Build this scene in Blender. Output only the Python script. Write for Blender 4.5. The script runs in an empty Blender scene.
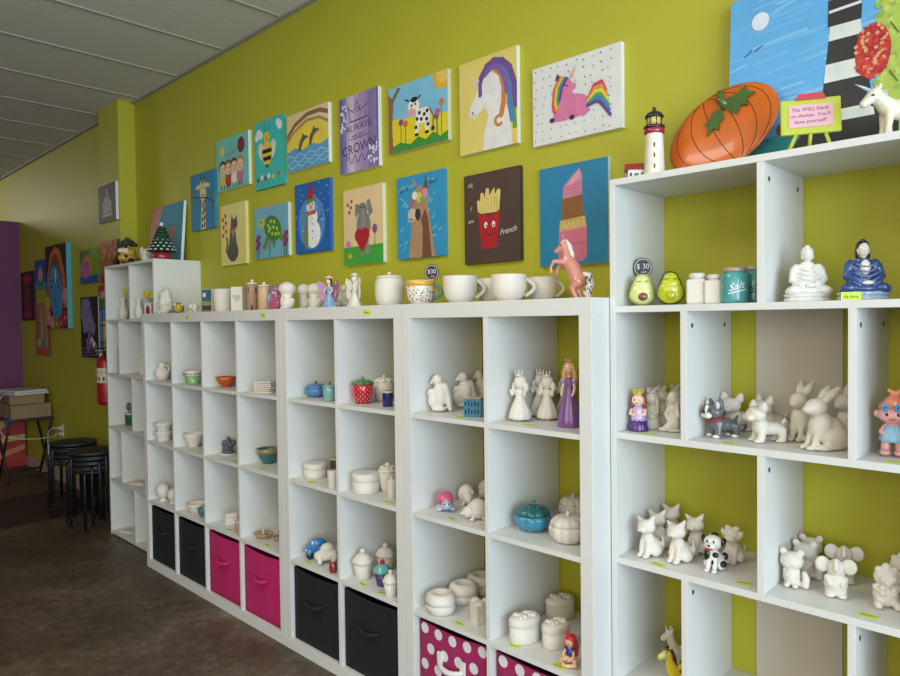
import bpy, bmesh, math, random
from mathutils import Vector, Matrix, Euler
random.seed(7)
PI = math.pi
SC = bpy.context.scene
COL = SC.collection

# ------------------------------------------------------------------ camera, world, light, exposure
def setup_camera():
    f, yaw, pitch, roll = 690.22, .7707, -.0253, -.0125
    F = Vector((-math.sin(yaw)*math.cos(pitch), math.cos(yaw)*math.cos(pitch), math.sin(pitch)))
    R = Vector((math.cos(yaw), math.sin(yaw), 0)); U = R.cross(F)
    R2 = R*math.cos(roll)+U*math.sin(roll); U2 = -R*math.sin(roll)+U*math.cos(roll)
    cd = bpy.data.cameras.new('camera'); cd.sensor_width = 36; cd.lens = f/900*36
    cd.clip_start = .05; cd.clip_end = 60
    o = bpy.data.objects.new('camera', cd); COL.objects.link(o)
    m = Matrix((R2, U2, -F)).transposed().to_4x4(); m.translation = Vector((4.1218, -1.6467, 1.43))
    o.matrix_world = m
    SC.camera = o
setup_camera()
W = bpy.data.worlds.new('world'); SC.world = W; W.use_nodes = True
W.node_tree.nodes['Background'].inputs[0].default_value = (.80, .90, 1, 1)
W.node_tree.nodes['Background'].inputs[1].default_value = 1.1
def area(name, loc, target, sx, sy, e, c):
    l = bpy.data.lights.new(name, 'AREA'); l.shape = 'RECTANGLE'; l.size = sx; l.size_y = sy; l.energy = e; l.color = c
    o = bpy.data.objects.new(name, l); COL.objects.link(o); o.location = loc
    o.rotation_euler = (Vector(target)-Vector(loc)).to_track_quat('-Z', 'Y').to_euler(); return o
area('storefront_daylight', (7.0, -2.2, 1.6), (2.0, -.6, 1.2), 3.4, 2.4, 190, (.66, .84, 1))
area('shop_front_window_light', (4.6, -4.6, 2.0), (2.6, .3, 1.3), 3.0, 1.8, 62, (1, .88, .74))
area('overhead_warm_fill', (2.2, -1.9, 2.98), (2.2, -1.9, 0), 1.2, 1.2, 36, (1, .92, .80))  # unseen overhead fill, added to warm the shelf tops and lift the floor
area('back_room_light', (-6.2, -1.2, 2.86), (-3.0, .3, 2.0), .5, .5, 20, (1, .95, .85))
SC.view_settings.view_transform = 'Standard'; SC.view_settings.look = 'None'
SC.view_settings.gamma = 1; SC.view_settings.use_curve_mapping = False
SC.view_settings.exposure = 0.12

# ------------------------------------------------------------------ materials
def lin(h):
    h = h.lstrip('#'); r = []
    for i in (0, 2, 4):
        v = int(h[i:i+2], 16)/255
        r.append(v/12.92 if v <= .04045 else ((v+.055)/1.055)**2.4)
    return (*r, 1)
MC = {}
def M(h, rough=.6, noise=.0, nscale=20., bump=0., metal=0., coat=0., stretch=None):
    k = (h, rough, noise, nscale, bump, metal, coat, stretch)
    if k in MC: return MC[k]
    m = bpy.data.materials.new('surface_'+h.strip('#')); m.use_nodes = True
    nt = m.node_tree; b = nt.nodes['Principled BSDF']; c = lin(h)
    b.inputs['Base Color'].default_value = c
    b.inputs['Roughness'].default_value = rough; b.inputs['Metallic'].default_value = metal
    b.inputs['Coat Weight'].default_value = coat
    if noise or bump:
        tc = nt.nodes.new('ShaderNodeTexCoord'); n = nt.nodes.new('ShaderNodeTexNoise')
        n.inputs['Scale'].default_value = nscale; n.inputs['Detail'].default_value = 4
        if stretch:
            mp = nt.nodes.new('ShaderNodeMapping'); mp.inputs['Scale'].default_value = stretch
            nt.links.new(tc.outputs['Object'], mp.inputs[0]); nt.links.new(mp.outputs[0], n.inputs['Vector'])
        else: nt.links.new(tc.outputs['Object'], n.inputs['Vector'])
        if noise:
            r = nt.nodes.new('ShaderNodeValToRGB'); r.color_ramp.elements[0].position = .3; r.color_ramp.elements[1].position = .7
            r.color_ramp.elements[0].color = tuple(x*(1-noise) for x in c[:3])+(1,)
            r.color_ramp.elements[1].color = tuple(min(1, x*(1+noise)) for x in c[:3])+(1,)
            nt.links.new(n.outputs[0], r.inputs[0]); nt.links.new(r.outputs[0], b.inputs['Base Color'])
        if bump:
            bp = nt.nodes.new('ShaderNodeBump'); bp.inputs['Strength'].default_value = bump; bp.inputs['Distance'].default_value = .004
            nt.links.new(n.outputs[0], bp.inputs['Height']); nt.links.new(bp.outputs[0], b.inputs['Normal'])
    MC[k] = m; return m
def bisque(): return M('#d9d2c6', .72, .04, 40, .12)
def glaze(h): return M(h, .22, .10, 26, 0, 0, .3)
WHITE = lambda: M('#d7d6d1', .42, .02, 3)
def floor_mat():
    m = bpy.data.materials.new('stained_concrete'); m.use_nodes = True; nt = m.node_tree; b = nt.nodes['Principled BSDF']
    tc = nt.nodes.new('ShaderNodeTexCoord')
    n = nt.nodes.new('ShaderNodeTexNoise'); n.inputs['Scale'].default_value = 1.6; n.inputs['Detail'].default_value = 12; n.inputs['Roughness'].default_value = .72; n.inputs['Distortion'].default_value = .7
    n2 = nt.nodes.new('ShaderNodeTexNoise'); n2.inputs['Scale'].default_value = 16; n2.inputs['Detail'].default_value = 9; n2.inputs['Roughness'].default_value = .75
    r = nt.nodes.new('ShaderNodeValToRGB'); e = r.color_ramp.elements
    e[0].position = .34; e[0].color = lin('#382b20'); e[1].position = .68; e[1].color = lin('#8d7d69')
    x = e.new(.47); x.color = lin('#4c3f30'); x = e.new(.55); x.color = lin('#5f5140')
    mx = nt.nodes.new('ShaderNodeMix'); mx.data_type = 'FLOAT'; mx.inputs[0].default_value = .42
    nt.links.new(tc.outputs['Object'], n.inputs['Vector']); nt.links.new(tc.outputs['Object'], n2.inputs['Vector'])
    nt.links.new(n.outputs[0], mx.inputs[2]); nt.links.new(n2.outputs[0], mx.inputs[3])
    nt.links.new(mx.outputs[0], r.inputs[0]); nt.links.new(r.outputs[0], b.inputs['Base Color'])
    b.inputs['Roughness'].default_value = .5
    bp = nt.nodes.new('ShaderNodeBump'); bp.inputs['Strength'].default_value = .25; bp.inputs['Distance'].default_value = .004
    nt.links.new(n2.outputs[0], bp.inputs['Height']); nt.links.new(bp.outputs[0], b.inputs['Normal'])
    return m

# ------------------------------------------------------------------ mesh builder
class MB:
    def __init__(s): s.bm = bmesh.new(); s.mats = []; s.smooth = False
    def mi(s, m):
        if m not in s.mats: s.mats.append(m)
        return s.mats.index(m)
    def _fin(s, faces, m, smooth):
        i = s.mi(m)
        for f in faces: f.material_index = i; f.smooth = smooth
    def box(s, x0, x1, y0, y1, z0, z1, m, bev=0, mtx=None):
        r = bmesh.ops.create_cube(s.bm, size=1); vs = r['verts']
        bmesh.ops.scale(s.bm, vec=(x1-x0, y1-y0, z1-z0), verts=vs)
        bmesh.ops.translate(s.bm, vec=((x0+x1)/2, (y0+y1)/2, (z0+z1)/2), verts=vs)
        fs = set(f for v in vs for f in v.link_faces)
        if bev:
            es = set(e for v in vs for e in v.link_edges)
            rr = bmesh.ops.bevel(s.bm, geom=list(es), offset=bev, segments=2, affect='EDGES', profile=.6)
            fs = set(rr['faces']) | set(f for f in fs if f.is_valid)
            vs = set(v for f in fs for v in f.verts)
            allf = set()
            for v in vs:
                allf |= set(v.link_faces)
            fs = allf; vs = set(v for f in fs for v in f.verts)
        if mtx is not None: bmesh.ops.transform(s.bm, matrix=mtx, verts=list(vs))
        s._fin(fs, m, False); return s
    def ell(s, c, r, m, rot=(0, 0, 0), sub=3):
        mt = Matrix.Translation(c) @ Euler([math.radians(a) for a in rot]).to_matrix().to_4x4() @ Matrix.Diagonal((*r, 1))
        q = bmesh.ops.create_icosphere(s.bm, subdivisions=sub, radius=1, matrix=mt)
        s._fin(set(f for v in q['verts'] for f in v.link_faces), m, True); return s
    def tube(s, pts, m, seg=12, cap=True, closed=False):
        P = [Vector(p[:3]) for p in pts]; n = len(P); rings = []; up = None
        for i in range(n):
            a = P[i-1] if (i or closed) else P[i]; b = P[(i+1) % n] if (i < n-1 or closed) else P[i]
            t = (b-a).normalized()
            if up is None:
                up = Vector((0, 0, 1)) if abs(t.z) < .9 else Vector((1, 0, 0))
            sx = t.cross(up)
            if sx.length < 1e-4: sx = t.cross(Vector((1, .3, 0)))
            sx.normalize(); up = sx.cross(t).normalized(); r = pts[i][3]
            rings.append([s.bm.verts.new(P[i]+sx*math.cos(2*PI*k/seg)*r+up*math.sin(2*PI*k/seg)*r) for k in range(seg)])
        fs = []
        for i in range(n if closed else n-1):
            A, B = rings[i], rings[(i+1) % n]
            for k in range(seg): fs.append(s.bm.faces.new((A[k], A[(k+1) % seg], B[(k+1) % seg], B[k])))
        if cap and not closed:
            fs.append(s.bm.faces.new(rings[0][::-1])); fs.append(s.bm.faces.new(rings[-1]))
        s._fin(fs, m, True); return s
    def lathe(s, prof, m, seg=32, c=(0, 0), fl=0, nf=8, sq=1., smooth=True, rfun=None):
        # prof: (r, z) from bottom to top; fl: flute depth fraction
        rings = []
        for r, z in prof:
            ring = []
            for k in range(seg):
                a = 2*PI*k/seg; rr = r
                if fl: rr = r*(1-fl*(abs(math.cos(nf*a/2))**6 if fl > 0 else 1))
                if rfun: rr = r*rfun(a)
                ring.append(s.bm.verts.new((c[0]+rr*math.cos(a), c[1]+rr*math.sin(a)*sq, z)))
            rings.append(ring)
        fs = []
        for A, B in zip(rings, rings[1:]):
            for k in range(seg): fs.append(s.bm.faces.new((A[k], A[(k+1) % seg], B[(k+1) % seg], B[k])))
        fs.append(s.bm.faces.new(rings[0][::-1])); fs.append(s.bm.faces.new(rings[-1]))
        s._fin(fs, m, smooth); return s
    def prism(s, poly, y0, y1, m, mtx=None, smooth=False):
        # poly of (x, z) extruded along y
        A = [s.bm.verts.new((x, y0, z)) for x, z in poly]; B = [s.bm.verts.new((x, y1, z)) for x, z in poly]
        n = len(poly); fs = [s.bm.faces.new(A), s.bm.faces.new(B[::-1])]
        for k in range(n): fs.append(s.bm.faces.new((A[(k+1) % n], A[k], B[k], B[(k+1) % n])))
        if mtx is not None: bmesh.ops.transform(s.bm, matrix=mtx, verts=A+B)
        s._fin(fs, m, smooth); return s
    def mesh(s, name, recalc=True):
        if recalc: bmesh.ops.recalc_face_normals(s.bm, faces=s.bm.faces[:])
        me = bpy.data.meshes.new(name); s.bm.to_mesh(me); s.bm.free()
        for m in s.mats: me.materials.append(m)
        return me
def link(name, me, parent=None, loc=(0, 0, 0), rz=0, sc=None):
    o = bpy.data.objects.new(name, me); COL.objects.link(o); o.location = loc; o.rotation_euler = (0, 0, rz)
    if sc: o.scale = sc
    if parent: o.parent = parent
    return o
def tag(o, label=None, cat=None, group=None, kind=None):
    if label: o['label'] = label
    if cat: o['category'] = cat
    if group: o['group'] = group
    if kind: o['kind'] = kind
    return o
def empty(name, loc=(0, 0, 0), rz=0):
    return link(name, None, None, loc, rz)
def struct(name, mb, label=None):
    o = link(name, mb.mesh(name)); tag(o, label, None, None, 'structure'); return o

# smooth clay figure: closed primitives fused into one skin
def E(x, y, z, a, b, c, *rot): return ('e', (x, y, z), (a, b, c), rot if rot else (0, 0, 0))
def T(*p): return ('t', p)
def EE(x, y, z, a, b, c, rx=0, ry=0, rz=0): return [E(-x, y, z, a, b, c, rx, -ry, -rz), E(x, y, z, a, b, c, rx, ry, rz)]
def TT(*p): return [('t', p), ('t', tuple((-q[0], *q[1:]) for q in p))]
def flat(l):
    r = []
    for q in l:
        if isinstance(q, list): r += flat(q)
        else: r.append(q)
    return r
def sculpt(name, prims, m, vox=.022, sm=4):
    mb = MB()
    for p in flat(prims):
        if p[0] == 'e': mb.ell(p[1], p[2], m, p[3])
        else:
            mb.tube(p[1], m, 12)
            for q in (p[1][0], p[1][-1]): mb.ell(q[:3], (q[3],)*3, m, sub=2)
    me = mb.mesh(name); o = bpy.data.objects.new('tmp', me); COL.objects.link(o)
    r = o.modifiers.new('r', 'REMESH'); r.mode = 'VOXEL'; r.voxel_size = vox
    s = o.modifiers.new('s', 'SMOOTH'); s.iterations = sm; s.factor = .5
    bpy.context.view_layer.update()
    dg = bpy.context.evaluated_depsgraph_get()
    out = bpy.data.meshes.new_from_object(o.evaluated_get(dg)); out.name = name
    out.materials.clear(); out.materials.append(m)
    for f in out.polygons: f.use_smooth = True
    for v in out.vertices:
        if v.co.z < .001: v.co.z = .001   # flat, trimmed base
    bpy.data.objects.remove(o); bpy.data.meshes.remove(me)
    return out

# models: {part: mesh}; a key 'lid>knob' is a sub-part of lid
MODELS = {}
def put(model, name, label, cat, x, y, z, s, rz=0, group=None, w=None, col=None):
    key = (model, col)
    if key not in MODELS: MODELS[key] = globals()['m_'+model](*( [col] if col else []))
    d = MODELS[key]; sc = (s*(w or 1), s*(w or 1), s)
    if len(d) == 1:
        o = link(name, list(d.values())[0], None, (x, y, z), math.radians(rz), sc)
    else:
        o = empty(name, (x, y, z), math.radians(rz)); o.scale = sc; made = {}
        for k, me in d.items():
            ks = k.split('>'); pn = ks[-1].split('#')[0]; par = made[ks[0]] if len(ks) > 1 else o
            q = link(pn, me, par)
            made[ks[0] if len(ks) == 1 else k] = q
    return tag(o, label, cat, group)

# text as flat polygons
def text_geo(s, size, shear=0.):
    c = bpy.data.curves.new('t', 'FONT'); c.body = s; c.size = size; c.align_x = 'CENTER'; c.align_y = 'CENTER'; c.shear = shear; c.resolution_u = 3
    o = bpy.data.objects.new('t', c); COL.objects.link(o); bpy.context.view_layer.update()
    me = bpy.data.meshes.new_from_object(o.evaluated_get(bpy.context.evaluated_depsgraph_get()))
    r = ([v.co.copy() for v in me.vertices], [tuple(p.vertices) for p in me.polygons])
    bpy.data.objects.remove(o); bpy.data.meshes.remove(me); bpy.data.curves.remove(c); return r

# ------------------------------------------------------------------ a painted canvas; coordinates in percent of width and height, origin at lower left
class Canvas:
    def __init__(s, w, h, bg, side='#e6e4dc', t=.019):
        s.w, s.h, s.t, s.eps = w, h, t, .00003; s.mb = MB(); s.k = 0; m = M(bg, .55, .06, 9)
        sm = M(side, .6)
        s.mb.box(0, w, -t, 0, 0, h, sm); s.paint_front(m)
    def paint_front(s, m): s.k += 1; s._poly([(0, 0), (s.w, 0), (s.w, s.h), (0, s.h)], m)
    def _poly(s, pts, m):
        s.n = getattr(s, 'n', 0)+1
        y = -s.t-s.eps*(s.k+.1*(s.n % 9))
        for ax, lim, sg in ((0, 0, 1), (0, s.w, -1), (1, 0, 1), (1, s.h, -1)):      # keep the paint on the canvas
            out = []
            for i, q in enumerate(pts):
                p = pts[i-1]; dp, dq = (p[ax]-lim)*sg, (q[ax]-lim)*sg
                if (dp < 0) != (dq < 0): t = dp/(dp-dq); out.append((p[0]+(q[0]-p[0])*t, p[1]+(q[1]-p[1])*t))
                if dq >= 0: out.append(tuple(q[:2]))
            pts = out
            if len(pts) < 3: return
        vs = [s.mb.bm.verts.new((x, y, z)) for x, z in pts]
        f = s.mb.bm.faces.new(vs); f.normal_update()
        if f.normal.y > 0: f.normal_flip()
        s.mb._fin([f], m, False)
    def X(s, u, v): return (u*s.w/100, v*s.h/100)
    def P(s, c, *uv):
        s.k += 1; s._poly([s.X(u, v) for u, v in uv], M(c, .5, .08, 30)); return s
    def O(s, c, u, v, ru, rv=None, rot=0, n=22):
        s.k += 1; a, b = ru*s.w/100, (rv*s.h/100 if rv else ru*s.w/100); cx, cy = s.X(u, v); q = math.radians(rot)
        s._poly([(cx+a*math.cos(t)*math.cos(q)-b*math.sin(t)*math.sin(q), cy+a*math.cos(t)*math.sin(q)+b*math.sin(t)*math.cos(q)) for t in [2*PI*i/n for i in range(n)]], M(c, .5, .08, 30)); return s
    def L(s, c, wd, *uv):
        s.k += 1; p = [Vector(s.X(*q)) for q in uv]; h = wd*s.w/200
        for a, b in zip(p, p[1:]):
            d = (b-a)
            if d.length < 1e-6: continue
            d.normalize(); n = Vector((-d.y, d.x))*h; e = d*h*.5
            s._poly([tuple(a+n-e), tuple(b+n+e), tuple(b-n+e), tuple(a-n-e)], M(c, .5, .0))
        return s
    def A(s, c, wd, u, v, ru, rv, a0, a1, n=12):
        return s.L(c, wd, *[(u+ru*math.cos(math.radians(a0+(a1-a0)*i/n)), v+rv*math.sin(math.radians(a0+(a1-a0)*i/n))) for i in range(n+1)])
    def txt(s, c, st, u, v, size, rot=0, shear=0.):
        s.k += 1; V, F = text_geo(st, size*s.h/100, shear); cx, cy = s.X(u, v); q = math.radians(rot); m = M(c, .5)
        for f in F:
            s._poly([(cx+V[i].x*math.cos(q)-V[i].y*math.sin(q), cy+V[i].x*math.sin(q)+V[i].y*math.cos(q)) for i in f], m)
        return s
    def put(s, x, y, z, label, group=None, rx=0, rz=0, name='canvas_painting', cat='painting'):
        me = s.mb.mesh(name, False); o = link(name, me, None, (x, y, z)); o.rotation_euler = (math.radians(rx), 0, math.radians(rz))
        return tag(o, label, cat, group)

# ------------------------------------------------------------------ the room
GREEN = M('#afac2a', .55, .03, 2.5, .05)
YW = .39; CH = 3.033
mb = MB(); mb.box(-6.7, 7.6, -5.2, YW+.1, -.1, 0, floor_mat()); struct('floor', mb)
cm = M('#dad8d2', .9, .05, 60, .5)
mb = MB(); mb.box(-6.7, 7.6, -5.2, YW+.1, CH, CH+.1, cm); ceil = struct('ceiling', mb)
gm = M('#a3a199', .6)
for k in range(-10, 10):
    x = .957+.61*k; mb = MB(); mb.box(x-.008, x+.008, -5.1, YW-.03, CH-.007, CH+.001, gm); link('grid_rail', mb.mesh('grid_rail'), ceil)
for y in (-.95, -2.17, -3.39, -4.61):
    mb = MB(); mb.box(-6.6, 7.5, y-.012, y+.012, CH-.0072, CH+.001, gm); link('grid_rail', mb.mesh('grid_rail'), ceil)
mb = MB(); mb.box(-6.7, 7.6, YW-.03, YW, CH-.014, CH+.001, gm); o = struct('trim_1', mb)
mb = MB(); mb.box(-6.7, 7.6, YW, YW+.1, 0, CH, GREEN); struct('wall_back', mb)
mb = MB(); mb.box(-6.7, -6.6, -5.2, YW, 0, CH, GREEN); struct('wall_far', mb)
mb = MB(); mb.box(-6.7, 7.6, -5.3, -5.2, 0, CH, M('#b8b28a', .7)); struct('wall_front', mb)
mb = MB(); mb.box(-4.17, -4.03, -5.2, YW, 0, 2.5, M('#71345f', .6, .03, 3)); struct('wall_left', mb)
mb = MB(); mb.box(-1.39, -1.015, .273, YW, 0, CH, GREEN); struct('wall_column', mb)
bb = M('#b3a3a0', .6)
mb = MB(); mb.box(-4.03, -1.39, YW-.014, YW, 0, .10, bb); struct('baseboard_back', mb)
mb = MB(); mb.box(-4.03, -4.016, -5.2, YW-.014, 0, .10, bb); struct('baseboard_left', mb)
mb = MB(); mb.box(-1.40, -1.006, .26, .273, 0, .10, bb); struct('baseboard_column', mb)

# entrance mat on the floor
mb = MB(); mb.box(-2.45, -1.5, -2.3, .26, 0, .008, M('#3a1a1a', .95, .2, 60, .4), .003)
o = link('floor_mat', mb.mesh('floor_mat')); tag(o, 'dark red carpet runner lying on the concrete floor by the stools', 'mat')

# ------------------------------------------------------------------ shelving
def box_part(name, x0, x1, y0, y1, z0, z1, m, parent, bev=.0012):
    mb = MB(); mb.box(x0, x1, y0, y1, z0, z1, m, bev); return link(name, mb.mesh(name), parent)
H = 1.49; D = .385
ZU = lambda k: .05+k*.351
ZR = lambda k: 1.8246-k*.3598
FRM = .042
def cell(x, cols, c): w = (1.49 if cols == 4 else .788); cw = (w-2*FRM-(cols-1)*.016)/cols; return x+FRM+c*(cw+.016), cw
def cube_unit(x, cols, label):
    w = 1.49 if cols == 4 else .788; cw = cell(0, cols, 0)[1]; r = empty('cube_shelving_unit', (x, 0, 0)); tag(r, label, 'shelving unit', None)
    wm = WHITE()
    box_part('top_board', 0, w, 0, D, H-.05, H, wm, r); box_part('bottom_board', 0, w, 0, D, 0, .05, wm, r)
    box_part('side_panel', 0, FRM, 0, D, .05, H-.05, wm, r); box_part('side_panel', w-FRM, w, 0, D, .05, H-.05, wm, r)
    for c in range(cols-1):
        xx = FRM+cw*(c+1)+.016*c; box_part('divider', xx, xx+.016, .001, D, .05, H-.05, wm, r, .0008)
    for c in range(cols):
        xx = FRM+(cw+.016)*c
        for k in (1, 2, 3): box_part('shelf_board', xx, xx+cw, .0015, D, ZU(k)-.016, ZU(k), wm, r, .0008)
    return r
cube_unit(0.0, 4, 'low white cube shelving unit four columns wide, with black and magenta bins at its bottom')
cube_unit(1.492, 2, 'low white two-column cube shelving unit holding two plain black bins')
cube_unit(2.282, 2, 'low white two-column cube shelving unit with polka dot bins beside the tall shelf')
YR = .0926
def tall_unit(x, label):
    w = .794; r = empty('tall_bookcase', (x, YR, 0)); d = .297; wm = WHITE(); t = .017; hm = M('#3f4340', .5)
    tag(r, label, 'bookcase')
    box_part('side_panel', 0, t, 0, d, 0, 1.8246-.018, wm, r); box_part('side_panel', w-t, w, 0, d, 0, 1.8246-.018, wm, r)
    box_part('top_board', 0, w, 0, d, 1.8246-.018, 1.8246, wm, r)
    for k in range(1, 6): box_part('shelf_board', t, w-t, .001, d, max(.001, ZR(k)-.018), ZR(k), wm, r, .0008)
    for k in range(5):
        fit = x > 0; z0 = ZR(k+1); z1 = ZR(k)-.018
        for xx in ((.409,) if k % 2 == 0 else (.211, .609)):
            dv = box_part('divider', xx, xx+t, .001, d-.002, z0, z1, wm, r, .0008)
            for yy in (.035, .245) if fit else ():
                mb = MB(); mt = Matrix.Translation((xx+t, yy, z1-.038)) @ Matrix.Rotation(PI/2, 4, 'Y')
                q = bmesh.ops.create_cone(mb.bm, cap_ends=True, segments=12, radius1=.0065, radius2=.0065, depth=.002, matrix=mt)
                mb._fin(set(f for v in q['verts'] for f in v.link_faces), hm, False)
                link('cam_fitting', mb.mesh('cam_fitting'), dv)
        if k % 2 == 1: box_part('back_panel', .300, .524, d-.006, d-.0005, z0, z1, M('#c4bcae', .6), r, 0)
    return r
tall_unit(3.073, 'tall white staggered bookcase at the right, avocados on its upper shelf')
tall_unit(-.832, 'tall narrow white staggered bookcase at the far left beside the column')

# ------------------------------------------------------------------ fabric bins
def bin_(x, colr, label, dots=False, tab=False):
    r = empty('storage_bin', (x, .012 if not dots else .02, .0505)); tag(r, label, 'bin'); m = M(colr, .85, .08, 50, .3)
    w, h, d = (.326, .315, .35); mb = MB(); n = 10
    # body with a slightly bellied front and sagging rim
    def col(u, v): return (u*w, -.006*math.sin(PI*u)*math.sin(PI*v)+.004, v*(h-.010*math.sin(PI*u)))
    g = [[mb.bm.verts.new(col(i/n, j/n)) for i in range(n+1)] for j in range(n+1)]
    fs = [mb.bm.faces.new((g[j][i], g[j][i+1], g[j+1][i+1], g[j+1][i])) for j in range(n) for i in range(n)]
    g2 = [[mb.bm.verts.new((col(i/n, j/n)[0], d, col(i/n, j/n)[2])) for i in range(n+1)] for j in range(n+1)]
    fs += [mb.bm.faces.new((g2[j][i], g2[j+1][i], g2[j+1][i+1], g2[j][i+1])) for j in range(n) for i in range(n)]
    for j in range(n):
        fs.append(mb.bm.faces.new((g[j][0], g[j+1][0], g2[j+1][0], g2[j][0]))); fs.append(mb.bm.faces.new((g[j][n], g2[j][n], g2[j+1][n], g[j+1][n])))
        fs.append(mb.bm.faces.new((g[0][j], g2[0][j], g2[0][j+1], g[0][j+1])))
    # open top: inner floor
    fs.append(mb.bm.faces.new([mb.bm.verts.new(q) for q in ((.004, .008, .2), (w-.004, .008, .2), (w-.004, d-.004, .2), (.004, d-.004, .2))]))
    mb._fin(fs, m, True)
    if dots:
        wm = M('#d9d3d6', .85)
        k = 0
        for j in range(5):
            for i in range(5):
                u = (i+.5+(.35 if j % 2 else -.1))/4.8; v = (j+.55)/4.9
                if .05 < u < .95 and .05 < v < .95:
                    cx, cy, cz = col(u, v); vs = [mb.bm.verts.new((cx+.019*math.cos(a), col(u+.019*math.cos(a)/w, v)[1]-.0012, cz+.019*math.sin(a))) for a in [2*PI*q/20 for q in range(20)]]
                    mb._fin([mb.bm.faces.new(vs)], wm, False)
    link('body', mb.mesh('body', False), r)
    hb = MB(); hm = m if not tab else M('#dcd8d4', .8)
    hb.tube([(w*.33, -.001, h*.63, .004), (w*.34, -.012, h*.62, .0075), (w*.42, -.024, h*.60, .009), (w*.5, -.028, h*.595, .0095), (w*.58, -.024, h*.60, .009), (w*.66, -.012, h*.62, .0075), (w*.67, -.001, h*.63, .004)], hm, 10)
    if tab:
        hb.box(w*.30, w*.37, -.010, -.002, h*.56, h*.74, hm, .002); hb.box(w*.63, w*.70, -.010, -.002, h*.56, h*.74, hm, .002)
    link('handle', hb.mesh('handle'), r)
for i, (x, c, l) in enumerate([(cell(0, 4, 0)[0]+.006, '#141417', 'black fabric bin at the far left end of the bottom row of cubes'),
        (cell(0, 4, 1)[0]+.006, '#141417', 'black fabric bin between another black bin and a magenta one'),
        (cell(0, 4, 2)[0]+.006, '#b81a62', 'plain magenta fabric bin next to a black bin, left one of the magenta pair'),
        (cell(0, 4, 3)[0]+.006, '#b81a62', 'plain magenta fabric bin, right one of the pair, next to the double upright'),
        (cell(1.492, 2, 0)[0]+.008, '#141417', 'black fabric bin below the blue and white toy cars'),
        (cell(1.492, 2, 1)[0]+.008, '#141417', 'black fabric bin below the cupcake jars')]): bin_(x, c, l)
bin_(cell(2.282, 2, 0)[0]+.008, '#9c2058', 'magenta bin with white polka dots and white handle below the donut boxes', True, True)
bin_(cell(2.282, 2, 1)[0]+.008, '#9c2058', 'magenta bin with white polka dots below the oval boxes', True, True)

# ------------------------------------------------------------------ ceramic models: height 1 unless noted, front towards -y
def one(n, prims, m=None, vox=.022, sm=4): return {n: sculpt(n, prims, m or bisque(), vox, sm)}
def small(n, cs, r, c, rough=.3):
    mb = MB(); m = M(c, rough)
    for q in cs: mb.ell(q[:3], r if isinstance(r, tuple) else (r, r, r), m, sub=2)
    return {n: mb.mesh(n)}
def cat_body(): return [E(0, .08, .22, .2, .24, .22), E(0, -.04, .36, .16, .15, .2), E(0, -.08, .22, .12, .1, .2), TT((.075, -.13, .34, .07), (.075, -.18, .06, .06)),
    EE(.075, -.23, .05, .07, .1, .05), EE(.15, .06, .15, .11, .19, .15), T((.06, .26, .1, .07), (.16, .27, .16, .06), (.22, .22, .28, .05), (.22, .2, .4, .035), (.2, .18, .5, .02))]
def m_cat():
    return one('cat', [cat_body(), E(.0, -.1, .68, .21, .17, .165, 0, -10, 0), E(-.02, -.25, .64, .1, .07, .06), T((.09, -.08, .80, .085), (.15, -.06, .89, .05), (.19, -.06, .97, .015)),
        T((-.12, -.08, .76, .085), (-.2, -.07, .82, .05), (-.27, -.07, .88, .015)), T((0, -.08, .5, .09), (0, -.1, .6, .1)), E(-.02, -.32, .65, .02, .02, .015), EE(.06, -.30, .62, .045, .03, .035)])
def m_sitting_dog():
    return one('dog', [cat_body()[:-1], T((.1, .28, .1, .05), (.17, .34, .3, .03), (.16, .33, .38, .03)), E(0, -.08, .7, .2, .18, .18), E(0, -.25, .65, .12, .1, .08), EE(.06, -.29, .63, .06, .06, .05),
        EE(.2, -.05, .7, .05, .1, .13, 0, 20, 0), EE(.1, -.06, .86, .08, .07, .06), T((0, -.08, .48, .1), (0, -.09, .6, .11))])
def m_spotted_dog():
    w = M('#e4e2dd', .25, .02, 9, 0, 0, .3); k = M('#17171a', .25, 0, 1, 0, 0, .3)
    d = {'body': sculpt('body', [E(0, .08, .22, .2, .23, .22), E(0, -.06, .36, .14, .13, .2), TT((.07, -.13, .34, .06), (.07, -.2, .06, .05)), EE(.14, .06, .14, .1, .18, .14), T((0, -.08, .48, .1), (0, -.09, .6, .11)),
            E(0, -.08, .7, .2, .18, .18), E(0, -.25, .66, .13, .1, .085), EE(.06, -.28, .64, .055, .06, .05)], w)}
    d['paw#a'] = sculpt('paw', [E(-.08, -.25, .05, .065, .09, .05)], w); d['paw#b'] = sculpt('paw', [E(.08, -.25, .05, .065, .09, .05)], w)
    d['ear#a'] = sculpt('ear', [E(-.2, -.04, .72, .06, .1, .13, 0, -20, 0)], k); d['ear#b'] = sculpt('ear', [E(.2, -.04, .72, .06, .1, .13, 0, 20, 0)], k)
    for i, (c, r) in enumerate((((.2, -.02, .18), (.08, .10, .08)), ((-.1, -.13, .38), (.09, .08, .17)), ((.16, .2, .3), (.08, .08, .1)), ((0, .05, .86), (.09, .08, .05)), ((-.18, .1, .2), (.08, .12, .1)), ((.08, -.16, .42), (.07, .05, .07)), ((.04, -.17, .22), (.05, .04, .09)))): mb = MB(); mb.ell(c, r, k, sub=3); d['spot#%d' % i] = mb.mesh('spot')
    d.update(small('nose', [(0, -.355, .69)], (.035, .025, .025), '#101012'))
    d.update(small('mouth', [(-.05, -.335, .61), (.05, -.335, .61), (0, -.335, .59)], (.05, .02, .016), '#b02536')); d.update(small('eye', [(-.07, -.245, .76), (.07, -.245, .76)], (.022, .02, .035), '#15151a'))
    return d
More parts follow.
